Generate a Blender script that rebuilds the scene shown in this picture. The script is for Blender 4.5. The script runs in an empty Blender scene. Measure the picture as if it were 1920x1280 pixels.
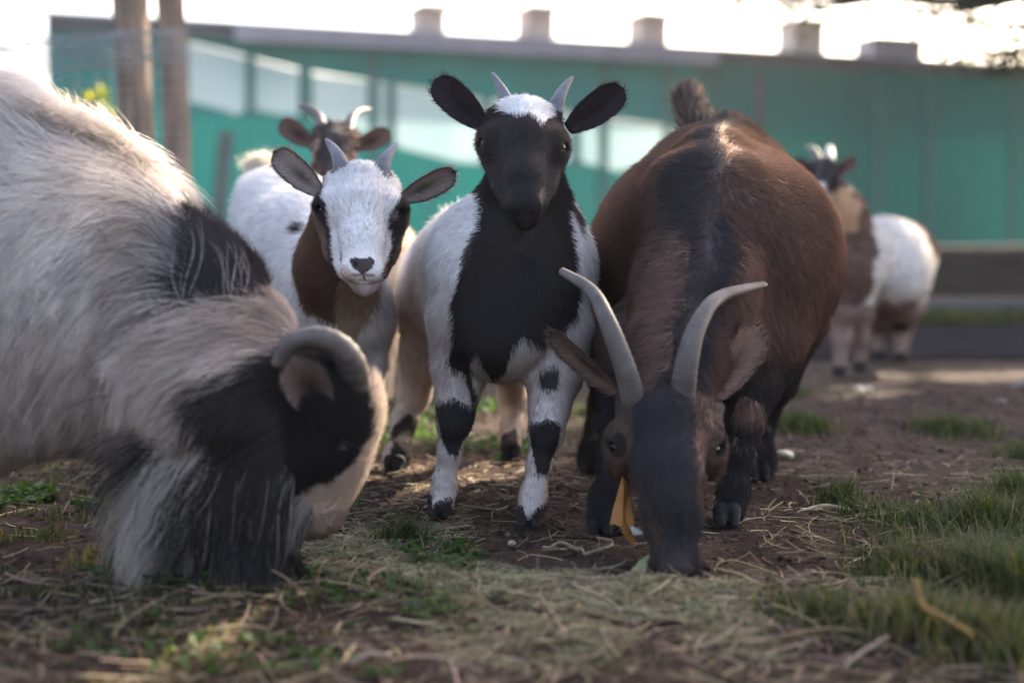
import bpy, math, random
import numpy as np
from mathutils import Vector, Matrix
rng = np.random.default_rng(7); random.seed(7)
sc = bpy.context.scene
COL = sc.collection
# ------------------------------------------------------------------ camera, world, sun, exposure
CAMZ, FPX = 0.40, 50/36*1920
TH = math.atan((640-430)/FPX)
cam = bpy.data.objects.new('camera', bpy.data.cameras.new('camera')); COL.objects.link(cam)
cam.location = (0, 0, CAMZ); cam.rotation_euler = (math.pi/2-TH, 0, 0)
cam.data.lens = 50; cam.data.sensor_width = 36; cam.data.clip_start = .02; cam.data.clip_end = 800
cam.data.dof.use_dof = True; cam.data.dof.focus_distance = 1.94; cam.data.dof.aperture_fstop = 2.2
sc.camera = cam
SUN_EL, SUN_AZ = math.radians(33), math.radians(38)      # azimuth from +Y (away from the camera) towards +X
SUND = np.array([math.sin(SUN_AZ)*math.cos(SUN_EL), math.cos(SUN_AZ)*math.cos(SUN_EL), math.sin(SUN_EL)])
w = bpy.data.worlds.new('World'); sc.world = w; w.use_nodes = True
nt = w.node_tree; sky = nt.nodes.new('ShaderNodeTexSky'); sky.sky_type = 'NISHITA'; sky.sun_disc = False
sky.sun_elevation = SUN_EL; sky.sun_rotation = SUN_AZ; sky.air_density = 1.0; sky.dust_density = 4.0
wb = nt.nodes.new('ShaderNodeMix'); wb.data_type = 'RGBA'; wb.blend_type = 'MULTIPLY'; wb.inputs['Factor'].default_value = 1; wb.inputs['B'].default_value = (1.06, 1.0, .97, 1)
nt.links.new(sky.outputs[0], wb.inputs['A']); nt.links.new(wb.outputs['Result'], nt.nodes['Background'].inputs[0]); nt.nodes['Background'].inputs[1].default_value = .13
sl = bpy.data.lights.new('sun', 'SUN'); sl.energy = 5; sl.angle = math.radians(.5); sl.color = (1, .87, .68)
so = bpy.data.objects.new('sun', sl); COL.objects.link(so)
so.rotation_euler = Vector(SUND).to_track_quat('Z', 'Y').to_euler(); so.location = (5, 6, 6)
sc.view_settings.view_transform = 'Standard'; sc.view_settings.look = 'None'
sc.view_settings.exposure = 2.42; sc.view_settings.gamma = 1
sc.cycles.max_bounces = 6; sc.cycles.transparent_max_bounces = 8; sc.cycles.use_denoising = True

# ------------------------------------------------------------------ helpers
cT, sT = math.cos(TH), math.sin(TH)
def P(px, py, Y):
    """the point of the vertical plane at distance Y that the photograph shows at pixel (px, py)"""
    x = (px-960)/FPX; y = (640-py)/FPX
    d = np.array([x, cT+y*sT, -sT+y*cT]); return d*(Y/d[1])+np.array([0, 0, CAMZ])
def G(px, py, z=0):
    x = (px-960)/FPX; y = (640-py)/FPX
    d = np.array([x, cT+y*sT, -sT+y*cT]); return d*((z-CAMZ)/d[2])+np.array([0, 0, CAMZ])
def R(r, Y): return r*Y/FPX
def nrm(v):
    v = np.asarray(v, float); return v/np.maximum(np.linalg.norm(v, axis=-1, keepdims=True), 1e-9)
def noise3(p, s, seed=0):
    """cheap smooth noise in -1..1"""
    r = np.random.default_rng(seed+11); o = np.zeros(len(p))
    for i in range(7):
        d = r.normal(size=3); d /= np.linalg.norm(d); k = s*(.6+.5*i*.45)
        q = p@np.array([r.normal(), r.normal(), r.normal()])*k*.35
        o += np.sin(p@d*k+r.random()*6.3+1.7*np.sin(q+r.random()*6.3))
    return o/3.2
def inpoly(x, z, poly):
    n = len(poly); c = np.zeros(len(x), bool); j = n-1
    for i in range(n):
        xi, zi = poly[i]; xj, zj = poly[j]
        c ^= ((zi > z) != (zj > z)) & (x < (xj-xi)*(z-zi)/((zj-zi) or 1e-12)+xi); j = i
    return c
class Patch:
    """a coat patch: an outline in the goat's own upright plane at depth Y, reaching from Y0 to Y1"""
    def __init__(s, Y, pts, Y0=-9, Y1=99):
        s.poly = [(q[0], q[2]) for q in (P(a, b, Y) for a, b in pts)]; s.Y0, s.Y1 = Y0, Y1
    def __call__(s, p): return inpoly(p[:, 0], p[:, 2], s.poly) & (p[:, 1] > s.Y0) & (p[:, 1] < s.Y1)
def near(p, c, r): return np.linalg.norm(p-np.asarray(c), axis=1) < r
def put(o, label=None, cat=None, group=None, kind=None, parent=None):
    if o.name not in COL.objects: COL.objects.link(o)
    if parent is not None: o.parent = parent
    for k, v in (('label', label), ('category', cat), ('group', group), ('kind', kind)):
        if v: o[k] = v
    return o
def root(name, loc, label, cat, group=None):
    o = bpy.data.objects.new(name, None); o.location = loc; o.empty_display_size = .05
    put(o, label, cat, group); o['_l'] = 0; del o['_l']; return o
def attr(me, name, arr, dom='POINT'):
    a = me.attributes.new(name, 'FLOAT_COLOR', dom)
    c = np.ones((len(arr), 4), np.float32); c[:, :3] = arr; a.data.foreach_set('color', c.ravel())
def mesh(name, V, F, mat, parent=None, col=None, smooth=True, flip=False):
    me = bpy.data.meshes.new(name); V = np.asarray(V, float)
    if parent is not None: V = V-np.array(parent.location if parent.parent is None else parent.parent.location)
    if isinstance(F, np.ndarray):
        n, k = F.shape
        me.vertices.add(len(V)); me.vertices.foreach_set('co', V.astype(np.float32).ravel())
        me.loops.add(n*k); me.loops.foreach_set('vertex_index', F.astype(np.int32).ravel())
        me.polygons.add(n); me.polygons.foreach_set('loop_start', np.arange(0, n*k, k, dtype=np.int32))
        me.update(calc_edges=True)
    else: me.from_pydata(V.tolist(), [], F); me.update()
    if smooth: me.polygons.foreach_set('use_smooth', np.ones(len(me.polygons), bool))
    if col is not None: attr(me, 'col', col)
    me.materials.append(mat); o = bpy.data.objects.new(name, me); COL.objects.link(o)
    if parent is not None: o.parent = parent
    return o
class MB:
    def __init__(s): s.v = []; s.f = []
    def box(s, a, b, R3=None, c0=(0, 0, 0)):
        a = np.array(a, float); b = np.array(b, float); n = len(s.v)
        for i in range(8):
            q = np.array([(a, b)[i & 1][0], (a, b)[i >> 1 & 1][1], (a, b)[i >> 2 & 1][2]])
            if R3 is not None: q = R3@q
            s.v.append(q+c0)
        for f in ((0, 2, 3, 1), (4, 5, 7, 6), (0, 1, 5, 4), (2, 6, 7, 3), (0, 4, 6, 2), (1, 3, 7, 5)): s.f.append([n+k for k in f])
        return s
    def tube(s, pts, rad, n=10, bump=None):
        pts = np.array(pts, float); m = len(pts); b0 = len(s.v); up = None
        for i in range(m):
            t = nrm(pts[min(i+1, m-1)]-pts[max(i-1, 0)])
            if up is None: up = nrm(np.cross(t, [.3, .9, .2]))
            up = nrm(up-t*(up@t)); v = np.cross(t, up)
            for k in range(n):
                a = 2*math.pi*k/n; r = rad[i]*(1 if bump is None else bump(i, a)); s.v.append(pts[i]+r*(math.cos(a)*up+math.sin(a)*v))
        for i in range(m-1):
            for k in range(n):
                k2 = (k+1) % n; s.f.append([b0+i*n+k, b0+i*n+k2, b0+(i+1)*n+k2, b0+(i+1)*n+k])
        s.f.append([b0+k for k in range(n)][::-1]); s.f.append([b0+(m-1)*n+k for k in range(n)])
        return s
    def build(s, name, mat, parent=None, smooth=False): return mesh(name, s.v, s.f, mat, parent, smooth=smooth)
def spline(pts, n):
    pts = np.array(pts, float); m = len(pts)
    q = np.vstack([2*pts[0]-pts[1], pts, 2*pts[-1]-pts[-2]]); out = []
    for t in np.linspace(0, m-1-1e-6, n):
        i = int(t); u = t-i; a, b, c, d = q[i:i+4]
        out.append(.5*(2*b+(c-a)*u+(2*a-5*b+4*c-d)*u*u+(3*b-a-3*c+d)*u**3))
    return np.array(out)
def ribbons(pts, wid, side):
    """n ribbons of m points each -> V, F"""
    n, m, _ = pts.shape; L = pts-side[:, None, :]*wid[:, :, None]; Rr = pts+side[:, None, :]*wid[:, :, None]
    V = np.stack([L, Rr], 2).reshape(n*m*2, 3)
    b = (np.arange(n)*m*2)[:, None]+(np.arange(m-1)*2)[None]; b = b.ravel()
    return V, np.stack([b, b+1, b+3, b+2], 1)

# ------------------------------------------------------------------ materials
def newmat(name):
    m = bpy.data.materials.new(name); m.use_nodes = True; return m, m.node_tree, m.node_tree.nodes, m.node_tree.links
def simple(name, col, rough=.8, noise=0, scale=20, metal=0, bump=0, spec=.3, col2=None, stretch=None):
    m, t, N, L = newmat(name); b = N['Principled BSDF']; b.inputs['Roughness'].default_value = rough
    b.inputs['Metallic'].default_value = metal; b.inputs['Specular IOR Level'].default_value = spec
    tc = N.new('ShaderNodeTexCoord'); no = N.new('ShaderNodeTexNoise'); no.inputs['Scale'].default_value = scale; no.inputs['Detail'].default_value = 6
    src = tc.outputs['Object']
    if stretch:
        mp = N.new('ShaderNodeMapping'); mp.inputs['Scale'].default_value = stretch; L.new(src, mp.inputs[0]); src = mp.outputs[0]
    L.new(src, no.inputs['Vector'])
    r = N.new('ShaderNodeMix'); r.data_type = 'RGBA'; c = np.array(col); c2 = np.array(col2) if col2 is not None else c*(1-noise)
    r.inputs['A'].default_value = (*c, 1); r.inputs['B'].default_value = (*c2, 1)
    rr = N.new('ShaderNodeMapRange'); rr.inputs[1].default_value = .35; rr.inputs[2].default_value = .65
    L.new(no.outputs[0], rr.inputs[0]); L.new(rr.outputs[0], r.inputs['Factor']); L.new(r.outputs['Result'], b.inputs['Base Color'])
    if bump:
        bp = N.new('ShaderNodeBump'); bp.inputs['Strength'].default_value = bump; bp.inputs['Distance'].default_value = .01
        L.new(no.outputs[0], bp.inputs['Height']); L.new(bp.outputs[0], b.inputs['Normal'])
    return m
def attrmat(name, rough=.8, spec=.2, transl=0, tcol=(1, 1, 1)):
    m, t, N, L = newmat(name); b = N['Principled BSDF']; b.inputs['Roughness'].default_value = rough
    b.inputs['Specular IOR Level'].default_value = spec
    a = N.new('ShaderNodeAttribute'); a.attribute_name = 'col'; L.new(a.outputs['Color'], b.inputs['Base Color'])
    if transl:
        tr = N.new('ShaderNodeBsdfTranslucent'); mx = N.new('ShaderNodeMixShader'); mx.inputs[0].default_value = transl
        mc = N.new('ShaderNodeMix'); mc.data_type = 'RGBA'; mc.blend_type = 'MULTIPLY'; mc.inputs['Factor'].default_value = 1
        mc.inputs['B'].default_value = (*tcol, 1); L.new(a.outputs['Color'], mc.inputs['A']); L.new(mc.outputs['Result'], tr.inputs[0])
        L.new(b.outputs[0], mx.inputs[1]); L.new(tr.outputs[0], mx.inputs[2]); L.new(mx.outputs[0], N['Material Output'].inputs[0])
    return m
def hairmat():
    m, t, N, L = newmat('coat hair'); N.remove(N['Principled BSDF'])
    a = N.new('ShaderNodeAttribute'); a.attribute_name = 'col'; n = N.new('ShaderNodeAttribute'); n.attribute_name = 'sn'
    d = N.new('ShaderNodeBsdfDiffuse'); L.new(a.outputs['Color'], d.inputs[0]); L.new(n.outputs['Vector'], d.inputs['Normal'])
    h = N.new('ShaderNodeBsdfHair'); h.component = 'Transmission'; h.inputs['RoughnessU'].default_value = .35; h.inputs['RoughnessV'].default_value = .6
    L.new(a.outputs['Color'], h.inputs['Color'])
    g = N.new('ShaderNodeBsdfHair'); g.component = 'Reflection'; g.inputs['RoughnessU'].default_value = .3; g.inputs['RoughnessV'].default_value = .5
    mc = N.new('ShaderNodeMix'); mc.data_type = 'RGBA'; mc.inputs['Factor'].default_value = .55; mc.inputs['B'].default_value = (.22, .19, .18, 1)
    L.new(a.outputs['Color'], mc.inputs['A']); L.new(mc.outputs['Result'], g.inputs['Color'])
    m1 = N.new('ShaderNodeMixShader'); m1.inputs[0].default_value = .34; m2 = N.new('ShaderNodeMixShader'); m2.inputs[0].default_value = .23
    L.new(d.outputs[0], m1.inputs[1]); L.new(h.outputs[0], m1.inputs[2]); L.new(m1.outputs[0], m2.inputs[1]); L.new(g.outputs[0], m2.inputs[2])
    L.new(m2.outputs[0], N['Material Output'].inputs[0]); return m
HAIR = hairmat(); SKIN = attrmat('goat hide', .85, .15); EARM = attrmat('ear skin', .8, .15, .18, (1, .6, .45))
def hornmat(name, c1, c2, s=30):
    return simple(name, c1, .55, scale=s, bump=.15, col2=c2, spec=.35)
HORN_GREY = hornmat('grey horn', (.17, .165, .18), (.10, .095, .11)); HORN_TAN = hornmat('tan horn', (.125, .10, .088), (.065, .052, .047))
HOOF = simple('hoof', (.030, .026, .026), .85, .5, 90, bump=.4, spec=.15)
NOSE = simple('nose skin', (.12, .085, .085), .5, .3, 200, bump=.15, spec=.5)
def eyemat():
    m, t, N, L = newmat('goat eye'); b = N['Principled BSDF']; b.inputs['Roughness'].default_value = .10
    b.inputs['Coat Weight'].default_value = .15; b.inputs['Specular IOR Level'].default_value = .35; b.inputs['Coat Roughness'].default_value = .02
    a = N.new('ShaderNodeAttribute'); a.attribute_name = 'col'; L.new(a.outputs['Color'], b.inputs['Base Color']); return m
EYE = eyemat()

# ------------------------------------------------------------------ implicit surfaces
class SDF:
    def __init__(s, lo, hi, h):
        s.lo = np.array(lo, float); s.h = h; s.n = np.ceil((np.array(hi)-s.lo)/h).astype(int)+1
        s.f = np.full(s.n, 1.0, np.float32)
    def sub(s, lo, hi):
        a = np.maximum(np.floor((lo-s.lo)/s.h).astype(int), 0); b = np.minimum(np.ceil((hi-s.lo)/s.h).astype(int)+1, s.n)
        if np.any(b <= a): return None
        g = [(s.lo[i]+s.h*np.arange(a[i], b[i])).astype(np.float32).reshape([-1 if j == i else 1 for j in range(3)]) for i in range(3)]
        return tuple(slice(a[i], b[i]) for i in range(3)), g
    def merge(s, sl, d, k, cut):
        f = s.f[sl]
        if cut: f = -f
        if k > 0:
            h = np.maximum(k-np.abs(f-d), 0)/k; r = np.minimum(f, d)-h*h*k*.25
        else: r = np.minimum(f, d)
        s.f[sl] = -r if cut else r
    def cone(s, a, b, ra, rb, k=.02, cut=False, ax=None, sc_=1):
        a = np.array(a, float); b = np.array(b, float); m = max(ra, rb)*max(1, sc_)+k+3*s.h
        z = s.sub(np.minimum(a, b)-m, np.maximum(a, b)+m)
        if z is None: return
        sl, (X, Y, Z) = z; X = X-a[0]; Y = Y-a[1]; Z = Z-a[2]; v = b-a
        if ax is not None:
            q = (X*ax[0]+Y*ax[1]+Z*ax[2])*(1/sc_-1); X = X+q*ax[0]; Y = Y+q*ax[1]; Z = Z+q*ax[2]
            v = v+(v@ax)*(1/sc_-1)*ax
        t = np.clip((X*v[0]+Y*v[1]+Z*v[2])/max(v@v, 1e-9), 0, 1)
        d = np.sqrt((X-t*v[0])**2+(Y-t*v[1])**2+(Z-t*v[2])**2)-(ra+(rb-ra)*t)
        if cut: s.merge(sl, d, k, True)
        else: s.merge(sl, d, k, False)
    def ell(s, c, r, k=.02, rot=None, cut=False):
        c = np.array(c, float); r = np.array(r, float); m = r.max()+k+3*s.h; z = s.sub(c-m, c+m)
        if z is None: return
        sl, (X, Y, Z) = z; X = X-c[0]; Y = Y-c[1]; Z = Z-c[2]
        if rot is not None: X, Y, Z = [rot[i][0]*X+rot[i][1]*Y+rot[i][2]*Z for i in range(3)]
        k0 = np.sqrt((X/r[0])**2+(Y/r[1])**2+(Z/r[2])**2); k1 = np.sqrt((X/r[0]**2)**2+(Y/r[1]**2)**2+(Z/r[2]**2)**2)
        s.merge(sl, k0*(k0-1)/np.maximum(k1, 1e-6), k, cut)
    def chain(s, pts, k=.02, **kw):
        """pts: (px, py, Y, radius in photo pixels)"""
        q = [(P(a, b, c), R(d, c)) for a, b, c, d in pts]
        for (a, ra), (b, rb) in zip(q, q[1:]): s.cone(a, b, ra, rb, k, **kw)
    def pell(s, px, py, Y, rx, ry, rd, k=.02, tilt=0, pitch=0, yaw=0, cut=False):
        """ellipsoid at a photo pixel; radii in photo pixels across, up and in depth"""
        u = Y/FPX; rot = None
        if tilt or pitch or yaw:
            rot = np.array((Matrix.Rotation(math.radians(yaw), 3, 'Z')@Matrix.Rotation(math.radians(tilt), 3, 'Y')@Matrix.Rotation(math.radians(pitch), 3, 'X')).transposed())
        s.ell(P(px, py, Y), (rx*u, rd*u, ry*u), k, rot, cut)
    def net(s):
        f = s.f; ins = f < 0; n = s.n-1
        c = np.zeros(n, np.int8)
        for i in (0, 1):
            for j in (0, 1):
                for k in (0, 1): c += ins[i:i+n[0], j:j+n[1], k:k+n[2]]
        act = np.nonzero((c > 0) & (c < 8)); m = len(act[0]); idx = np.full(n, -1, np.int32); idx[act] = np.arange(m)
        A = np.stack(act, 1); pos = np.zeros((m, 3)); cnt = np.zeros(m)
        for ax in range(3):
            o = [q for q in range(3) if q != ax]
            for u in (0, 1):
                for v in (0, 1):
                    p0 = A.copy(); p0[:, o[0]] += u; p0[:, o[1]] += v; p1 = p0.copy(); p1[:, ax] += 1
                    a = f[p0[:, 0], p0[:, 1], p0[:, 2]]; b = f[p1[:, 0], p1[:, 1], p1[:, 2]]; x = (a < 0) != (b < 0)
                    t = np.where(x, a/np.where(x, a-b, 1), 0); q = p0.astype(float); q[:, ax] += t
                    pos += q*x[:, None]; cnt += x
        V = pos/np.maximum(cnt, 1)[:, None]*s.h+s.lo; F = []
        for ax in range(3):
            o1, o2 = [(1, 2), (2, 0), (0, 1)][ax]
            sl0 = [slice(None)]*3; sl1 = [slice(None)]*3; sl0[ax] = slice(0, -1); sl1[ax] = slice(1, None)
            a = ins[tuple(sl0)]; b = ins[tuple(sl1)]; e = np.stack(np.nonzero(a != b), 1)
            e = e[(e[:, o1] > 0) & (e[:, o2] > 0) & (e[:, o1] < n[o1]) & (e[:, o2] < n[o2])]
            def g(d1, d2):
                q = e.copy(); q[:, o1] += d1; q[:, o2] += d2; return idx[q[:, 0], q[:, 1], q[:, 2]]
            quad = np.stack([g(-1, -1), g(0, -1), g(0, 0), g(-1, 0)], 1)
            fl = ~a[e[:, 0], e[:, 1], e[:, 2]]; quad[fl] = quad[fl][:, ::-1]; F.append(quad)
        F = np.vstack(F); F = F[(F >= 0).all(1)]
        return V, F
def vnormals(V, F):
    n = np.cross(V[F[:, 2]]-V[F[:, 0]], V[F[:, 3]]-V[F[:, 1]]); N = np.zeros_like(V)
    for k in range(4): np.add.at(N, F[:, k], n)
    return nrm(N)
def largest(V, F):
    """keep the biggest connected piece"""
    lab = np.arange(len(V))
    while True:
        m = lab[F].min(1); new = lab.copy()
        for k in range(4): np.minimum.at(new, F[:, k], m)
        new = new[new]
        if (new == lab).all(): break
        lab = new
    r, c = np.unique(lab, return_counts=True); keep = lab == r[c.argmax()]
    mp = np.cumsum(keep)-1; F = mp[F[keep[F[:, 0]]]]; return V[keep], F
# ------------------------------------------------------------------ fur
class Fur:
    def __init__(s): s.P = []; s.C = []; s.N = []; s.Rd = []
    def grow(s, V, F, N, count, length, comb, color, rad=.00045, lift=.45, npts=4, droop=0, jit=.25, clump=0, clumps=0, dens=None, curl=0, far=.35, roots=-.001):
        a = V[F[:, 0]]; b = V[F[:, 1]]; c = V[F[:, 2]]; d = V[F[:, 3]]; ctr = (a+b+c+d)/4
        ar = .5*np.linalg.norm(np.cross(c-a, d-b), axis=1); fn = nrm(np.cross(c-a, d-b))
        view = nrm(np.array([0, 0, CAMZ])-ctr); wgt = ar*np.where((fn*view).sum(1) > -.15, 1, far)
        inside = (np.abs(ctr[:, 0]) < ctr[:, 1]*.36+.06); wgt = wgt*np.where(inside, 1, .25)
        if dens is not None: wgt = wgt*dens(ctr)
        q = rng.choice(len(F), count, p=wgt/wgt.sum()); u = rng.random((count, 1)); v = rng.random((count, 1))
        mix = lambda A: (A[F[q, 0]]*(1-u)+A[F[q, 1]]*u)*(1-v)+(A[F[q, 3]]*(1-u)+A[F[q, 2]]*u)*v
        p = mix(V); n = nrm(mix(N)); L = length(p, n)*(1+rng.normal(size=count)*.15).clip(.5, 1.6)
        k = L > .0012; p, n, L = p[k], n[k], L[k]; count = len(p)
        t = comb(p, n); t = nrm(t-n*(t*n).sum(1)[:, None])
        lf = lift(p) if callable(lift) else lift
        lf = np.broadcast_to(np.asarray(lf, float), (count,))[:, None]
        d0 = nrm(t+n*lf+rng.normal(size=(count, 3))*jit)
        s_ = np.linspace(0, 1, npts); pts = np.zeros((count, npts, 3)); pts[:, 0] = p+n*roots; cur = d0.copy()
        ph = rng.random(count)*6.3
        for i in range(1, npts):
            cur = nrm(cur+np.array([0, 0, -1])*droop/npts*2+t*(.5/npts)-n*(.25*lf/npts))
            st = cur*(L/(npts-1))[:, None]
            if curl: st = st+np.cross(cur, n)*(np.sin(s_[i]*5+ph)*curl*L/npts)[:, None]
            pts[:, i] = pts[:, i-1]+st
        if clumps:
            from mathutils.kdtree import KDTree
            ci = rng.choice(count, clumps, replace=False); kd = KDTree(clumps)
            for i, x in enumerate(p[ci]): kd.insert(x, i)
            kd.balance(); j = np.array([kd.find(x)[1] for x in p]); cc = pts[ci[j]]
            w_ = (s_**1.3)[None, :, None]*clump*(.6+.4*rng.random((count, 1, 1)))
            pts = pts+(cc-pts)*w_
            cv = rng.normal(size=clumps)[j]
        else: cv = np.zeros(count)
        col = color(p, n)*(1+(rng.normal(size=count)*.13+cv*.08).clip(-.4, .4))[:, None]
        s.P.append((pts, npts)); s.C.append(col.clip(0, 1)); s.N.append(n)
        r = rad*(1-.8*s_[None]**1.5)*np.ones((count, 1)); s.Rd.append(r)
    def build(s, parent, name='coat'):
        sizes = np.concatenate([np.full(len(p), n) for p, n in s.P]); pos = np.vstack([p.reshape(-1, 3) for p, n in s.P])
        pos = pos-np.array(parent.location); cv = bpy.data.hair_curves.new(name); cv.add_curves(sizes.tolist())
        cv.attributes['position'].data.foreach_set('vector', pos.astype(np.float32).ravel())
        a = cv.attributes.get('radius') or cv.attributes.new('radius', 'FLOAT', 'POINT')
        a.data.foreach_set('value', np.concatenate([r.ravel() for r in s.Rd]).astype(np.float32))
        attr(cv, 'col', np.vstack(s.C), 'CURVE')
        a = cv.attributes.new('sn', 'FLOAT_VECTOR', 'CURVE'); a.data.foreach_set('vector', np.vstack(s.N).astype(np.float32).ravel())
        cv.materials.append(HAIR); o = bpy.data.objects.new(name, cv); COL.objects.link(o); o.parent = parent; return o

def ear(parent, base, tip, face, width, colout, colin, fur=None, cup=.55, bend=0, edge=None, hair=True, blunt=.25):
    """cupped leaf-shaped ear; face = the way the opening looks"""
    base, tip = np.array(base), np.array(tip); ax = tip-base; L = np.linalg.norm(ax); ax /= L
    fc = np.array(face, float); fc = nrm(fc-ax*(fc@ax)); sd = np.cross(ax, fc); nu, nv = 16, 13
    th = .0035; V = []; C = []; rim = []
    for layer in (0, 1):
        for i in range(nu):
            u = i/(nu-1); uu = u
            wv = width*(.44+.56*math.sin(min(1, uu/.5)*math.pi/2))*(1 if uu < .62 else math.sqrt(max(0, 1-((uu-.62)/.38)**2.4)))
            wv = max(wv, .0008)
            for j in range(nv):
                v = j/(nv-1)*2-1; cu = cup*(1-.35*u)
                a = v*cu*1.5; x = math.sin(a)/1.5/cu*wv if cu > .05 else v*wv; z = (1-math.cos(a))/1.5/cu*wv if cu > .05 else 0
                q = base+ax*L*u+sd*x+fc*(z+bend*L*math.sin(u*math.pi))
                if layer: q = q-fc*th*(1-abs(v)**3)*(1-.5*u)
                V.append(q)
                rimf = max(abs(v)**4, u**6)
                if layer: C.append(colout)
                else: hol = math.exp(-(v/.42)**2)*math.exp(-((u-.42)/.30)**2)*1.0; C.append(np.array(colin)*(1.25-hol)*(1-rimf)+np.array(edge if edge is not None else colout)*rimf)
    F = []
    for layer in (0, 1):
        o = layer*nu*nv
        for i in range(nu-1):
            for j in range(nv-1):
                f = [o+i*nv+j, o+i*nv+j+1, o+(i+1)*nv+j+1, o+(i+1)*nv+j]; F.append(f[::-1] if not layer else f)
    o = nu*nv
    ring = [j for j in range(nv)]+[i*nv+nv-1 for i in range(1, nu)]+[(nu-1)*nv+j for j in range(nv-2, -1, -1)]+[i*nv for i in range(nu-2, 0, -1)]
    for a, b in zip(ring, ring[1:]+ring[:1]): F.append([a, b, b+o, a+o])
    V = np.array(V); C = np.array(C, float); F = np.array(F)
    if (vnormals(V, F)[:nu*nv]@fc).mean() < 0: F = F[:, ::-1]
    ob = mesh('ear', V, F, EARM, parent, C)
    if fur is not None and hair:
        N = vnormals(V, F); fcn = np.array(fc)
        def cf(p, n):
            inn = (n@fcn > 0)[:, None]; w_ = (rng.random(len(p)) < .3)[:, None]
            lt = np.where(w_, np.minimum(np.array(colin)*2.2+.03, .7), np.array(colin)*.9)
            return np.where(inn, lt, np.array(colout)[None]*np.ones((len(p), 3)))
        fur.grow(V, F, N, 1700, lambda p, n: np.where(n@fcn > 0, .008, .0045)*(L/.085), lambda p, n: np.tile(ax, (len(p), 1))+nrm(p-base-ax*((p-base)@ax)[:, None])*.6, cf, rad=.00022, lift=.22, far=.8, jit=.15)
    return ob
def horn(parent, pts, r0, r1, mat, rings=14, bump=.05, n=40):
    """pts: list of world points"""
    pts = np.array(pts); pts = np.vstack([pts[0]+(pts[0]-pts[1])*(.5 if len(pts) < 4 else .25), pts[1:]])
    q = spline(pts, n); t = np.linspace(0, 1, n); rad = r1+(r0-r1)*(1-t)**.75; rad[-1] = r1*.3
    b = MB().tube(q, rad, 16, lambda i, a: (1+bump*math.sin(i/n*rings*6.283)*(1-i/n)**.6)*(1+.12*math.cos(2*a)))
    return b.build('horn', mat, parent, True)
def eye(parent, c, r, look, iris=(.10, .05, .02)):
    """eyeball with iris and a level slit pupil, looking along `look`"""
    look = nrm(look); up = nrm(np.array([0, 0, 1.])-look*look[2]); sd = np.cross(up, look); V = []; C = []; F = []; nu, nv = 24, 32
    for i in range(nu+1):
        a = math.pi*i/nu
        for j in range(nv):
            b = 2*math.pi*j/nv; d = look*math.cos(a)+(sd*math.cos(b)+up*math.sin(b))*math.sin(a)
            V.append(np.array(c)+d*r); x = math.sin(a)*math.cos(b); y = math.sin(a)*math.sin(b)
            if a > 1.05: C.append((.02, .014, .012))
            elif abs(x) < .50 and abs(y) < .26 or a > .92: C.append((.004, .004, .004))
            else: C.append(iris)
    for i in range(nu):
        for j in range(nv): F.append([i*nv+j, i*nv+(j+1) % nv, (i+1)*nv+(j+1) % nv, (i+1)*nv+j][::-1])
    return mesh('eye', V, np.array(F), EYE, parent, np.array(C))
def hoof(parent, c, r, fwd, mat=None):
    """cloven hoof: two claws side by side, toes along fwd; c on the ground under the foot"""
    c = np.array(c, float); fwd = nrm(np.array([fwd[0], fwd[1], 0.])); sd = np.array([-fwd[1], fwd[0], 0]); up = np.array([0, 0, 1.])
    s = SDF(c-r*2.6-np.array([0, 0, .0]), c+r*2.6+up*r, .0016)
    for k in (-1, 1):
        s.cone(c+sd*k*r*.46+fwd*r*.75+up*r*.10, c+sd*k*r*.42-fwd*r*.05+up*r*1.0, r*.30, r*.50, r*.3)
        s.cone(c+sd*k*r*.46-fwd*r*.3+up*r*.1, c+sd*k*r*.42-fwd*r*.1+up*r*.9, r*.42, r*.50, r*.3)
    s.cone(c+fwd*r*1.6+up*r*.1, c+fwd*r*.5+up*r*1.1, r*.08, r*.03, r*.1, cut=True)
    X = (s.lo[2]+s.h*np.arange(s.n[2])).reshape(1, 1, -1); s.f = np.maximum(s.f, (c[2]+.001-X).astype(np.float32))
    V, F = largest(*s.net()); return mesh('hoof', V, F, mat or HOOF, parent)

# ------------------------------------------------------------------ goats
WHITE = np.array([.90, .86, .84]); BLACK = np.array([.021, .017, .018]); BROWN = np.array([.108, .062, .048]); TAN = np.array([.33, .19, .11])
CREAM = np.array([.74, .66, .60]); DARK = np.array([.022, .018, .020])
def paint(base, patches, warp=.006, seed=1, fine=()):
    """colour function: base colour, then (test, colour) patches in order with ragged fur-like borders"""
    def f(p, n=None):
        wv = (warp(p) if callable(warp) else np.full(len(p), warp))[:, None]
        q = p+np.stack([noise3(p, 55, seed+i) for i in range(3)], 1)*wv+(rng.normal(size=p.shape)*wv*.45 if n is not None else 0)
        c = (base(q) if callable(base) else np.tile(base, (len(p), 1))).astype(float).copy()
        for t, col in patches:
            m = t(q)
            if callable(col): c[m] = col(q[m])
            else: c[m] = col
        for t, col in fine:
            m = t(p+(rng.normal(size=p.shape)*.0005 if n is not None else 0)); c[m] = col
        return c
    return f
def body(parent, s, colf):
    V, F = largest(*s.net()); N = vnormals(V, F)
    mesh('body', V, F, SKIN, parent, colf(V)); return V, F, N
FRONT = nrm(np.array([0, -1, -.5]))

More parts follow.
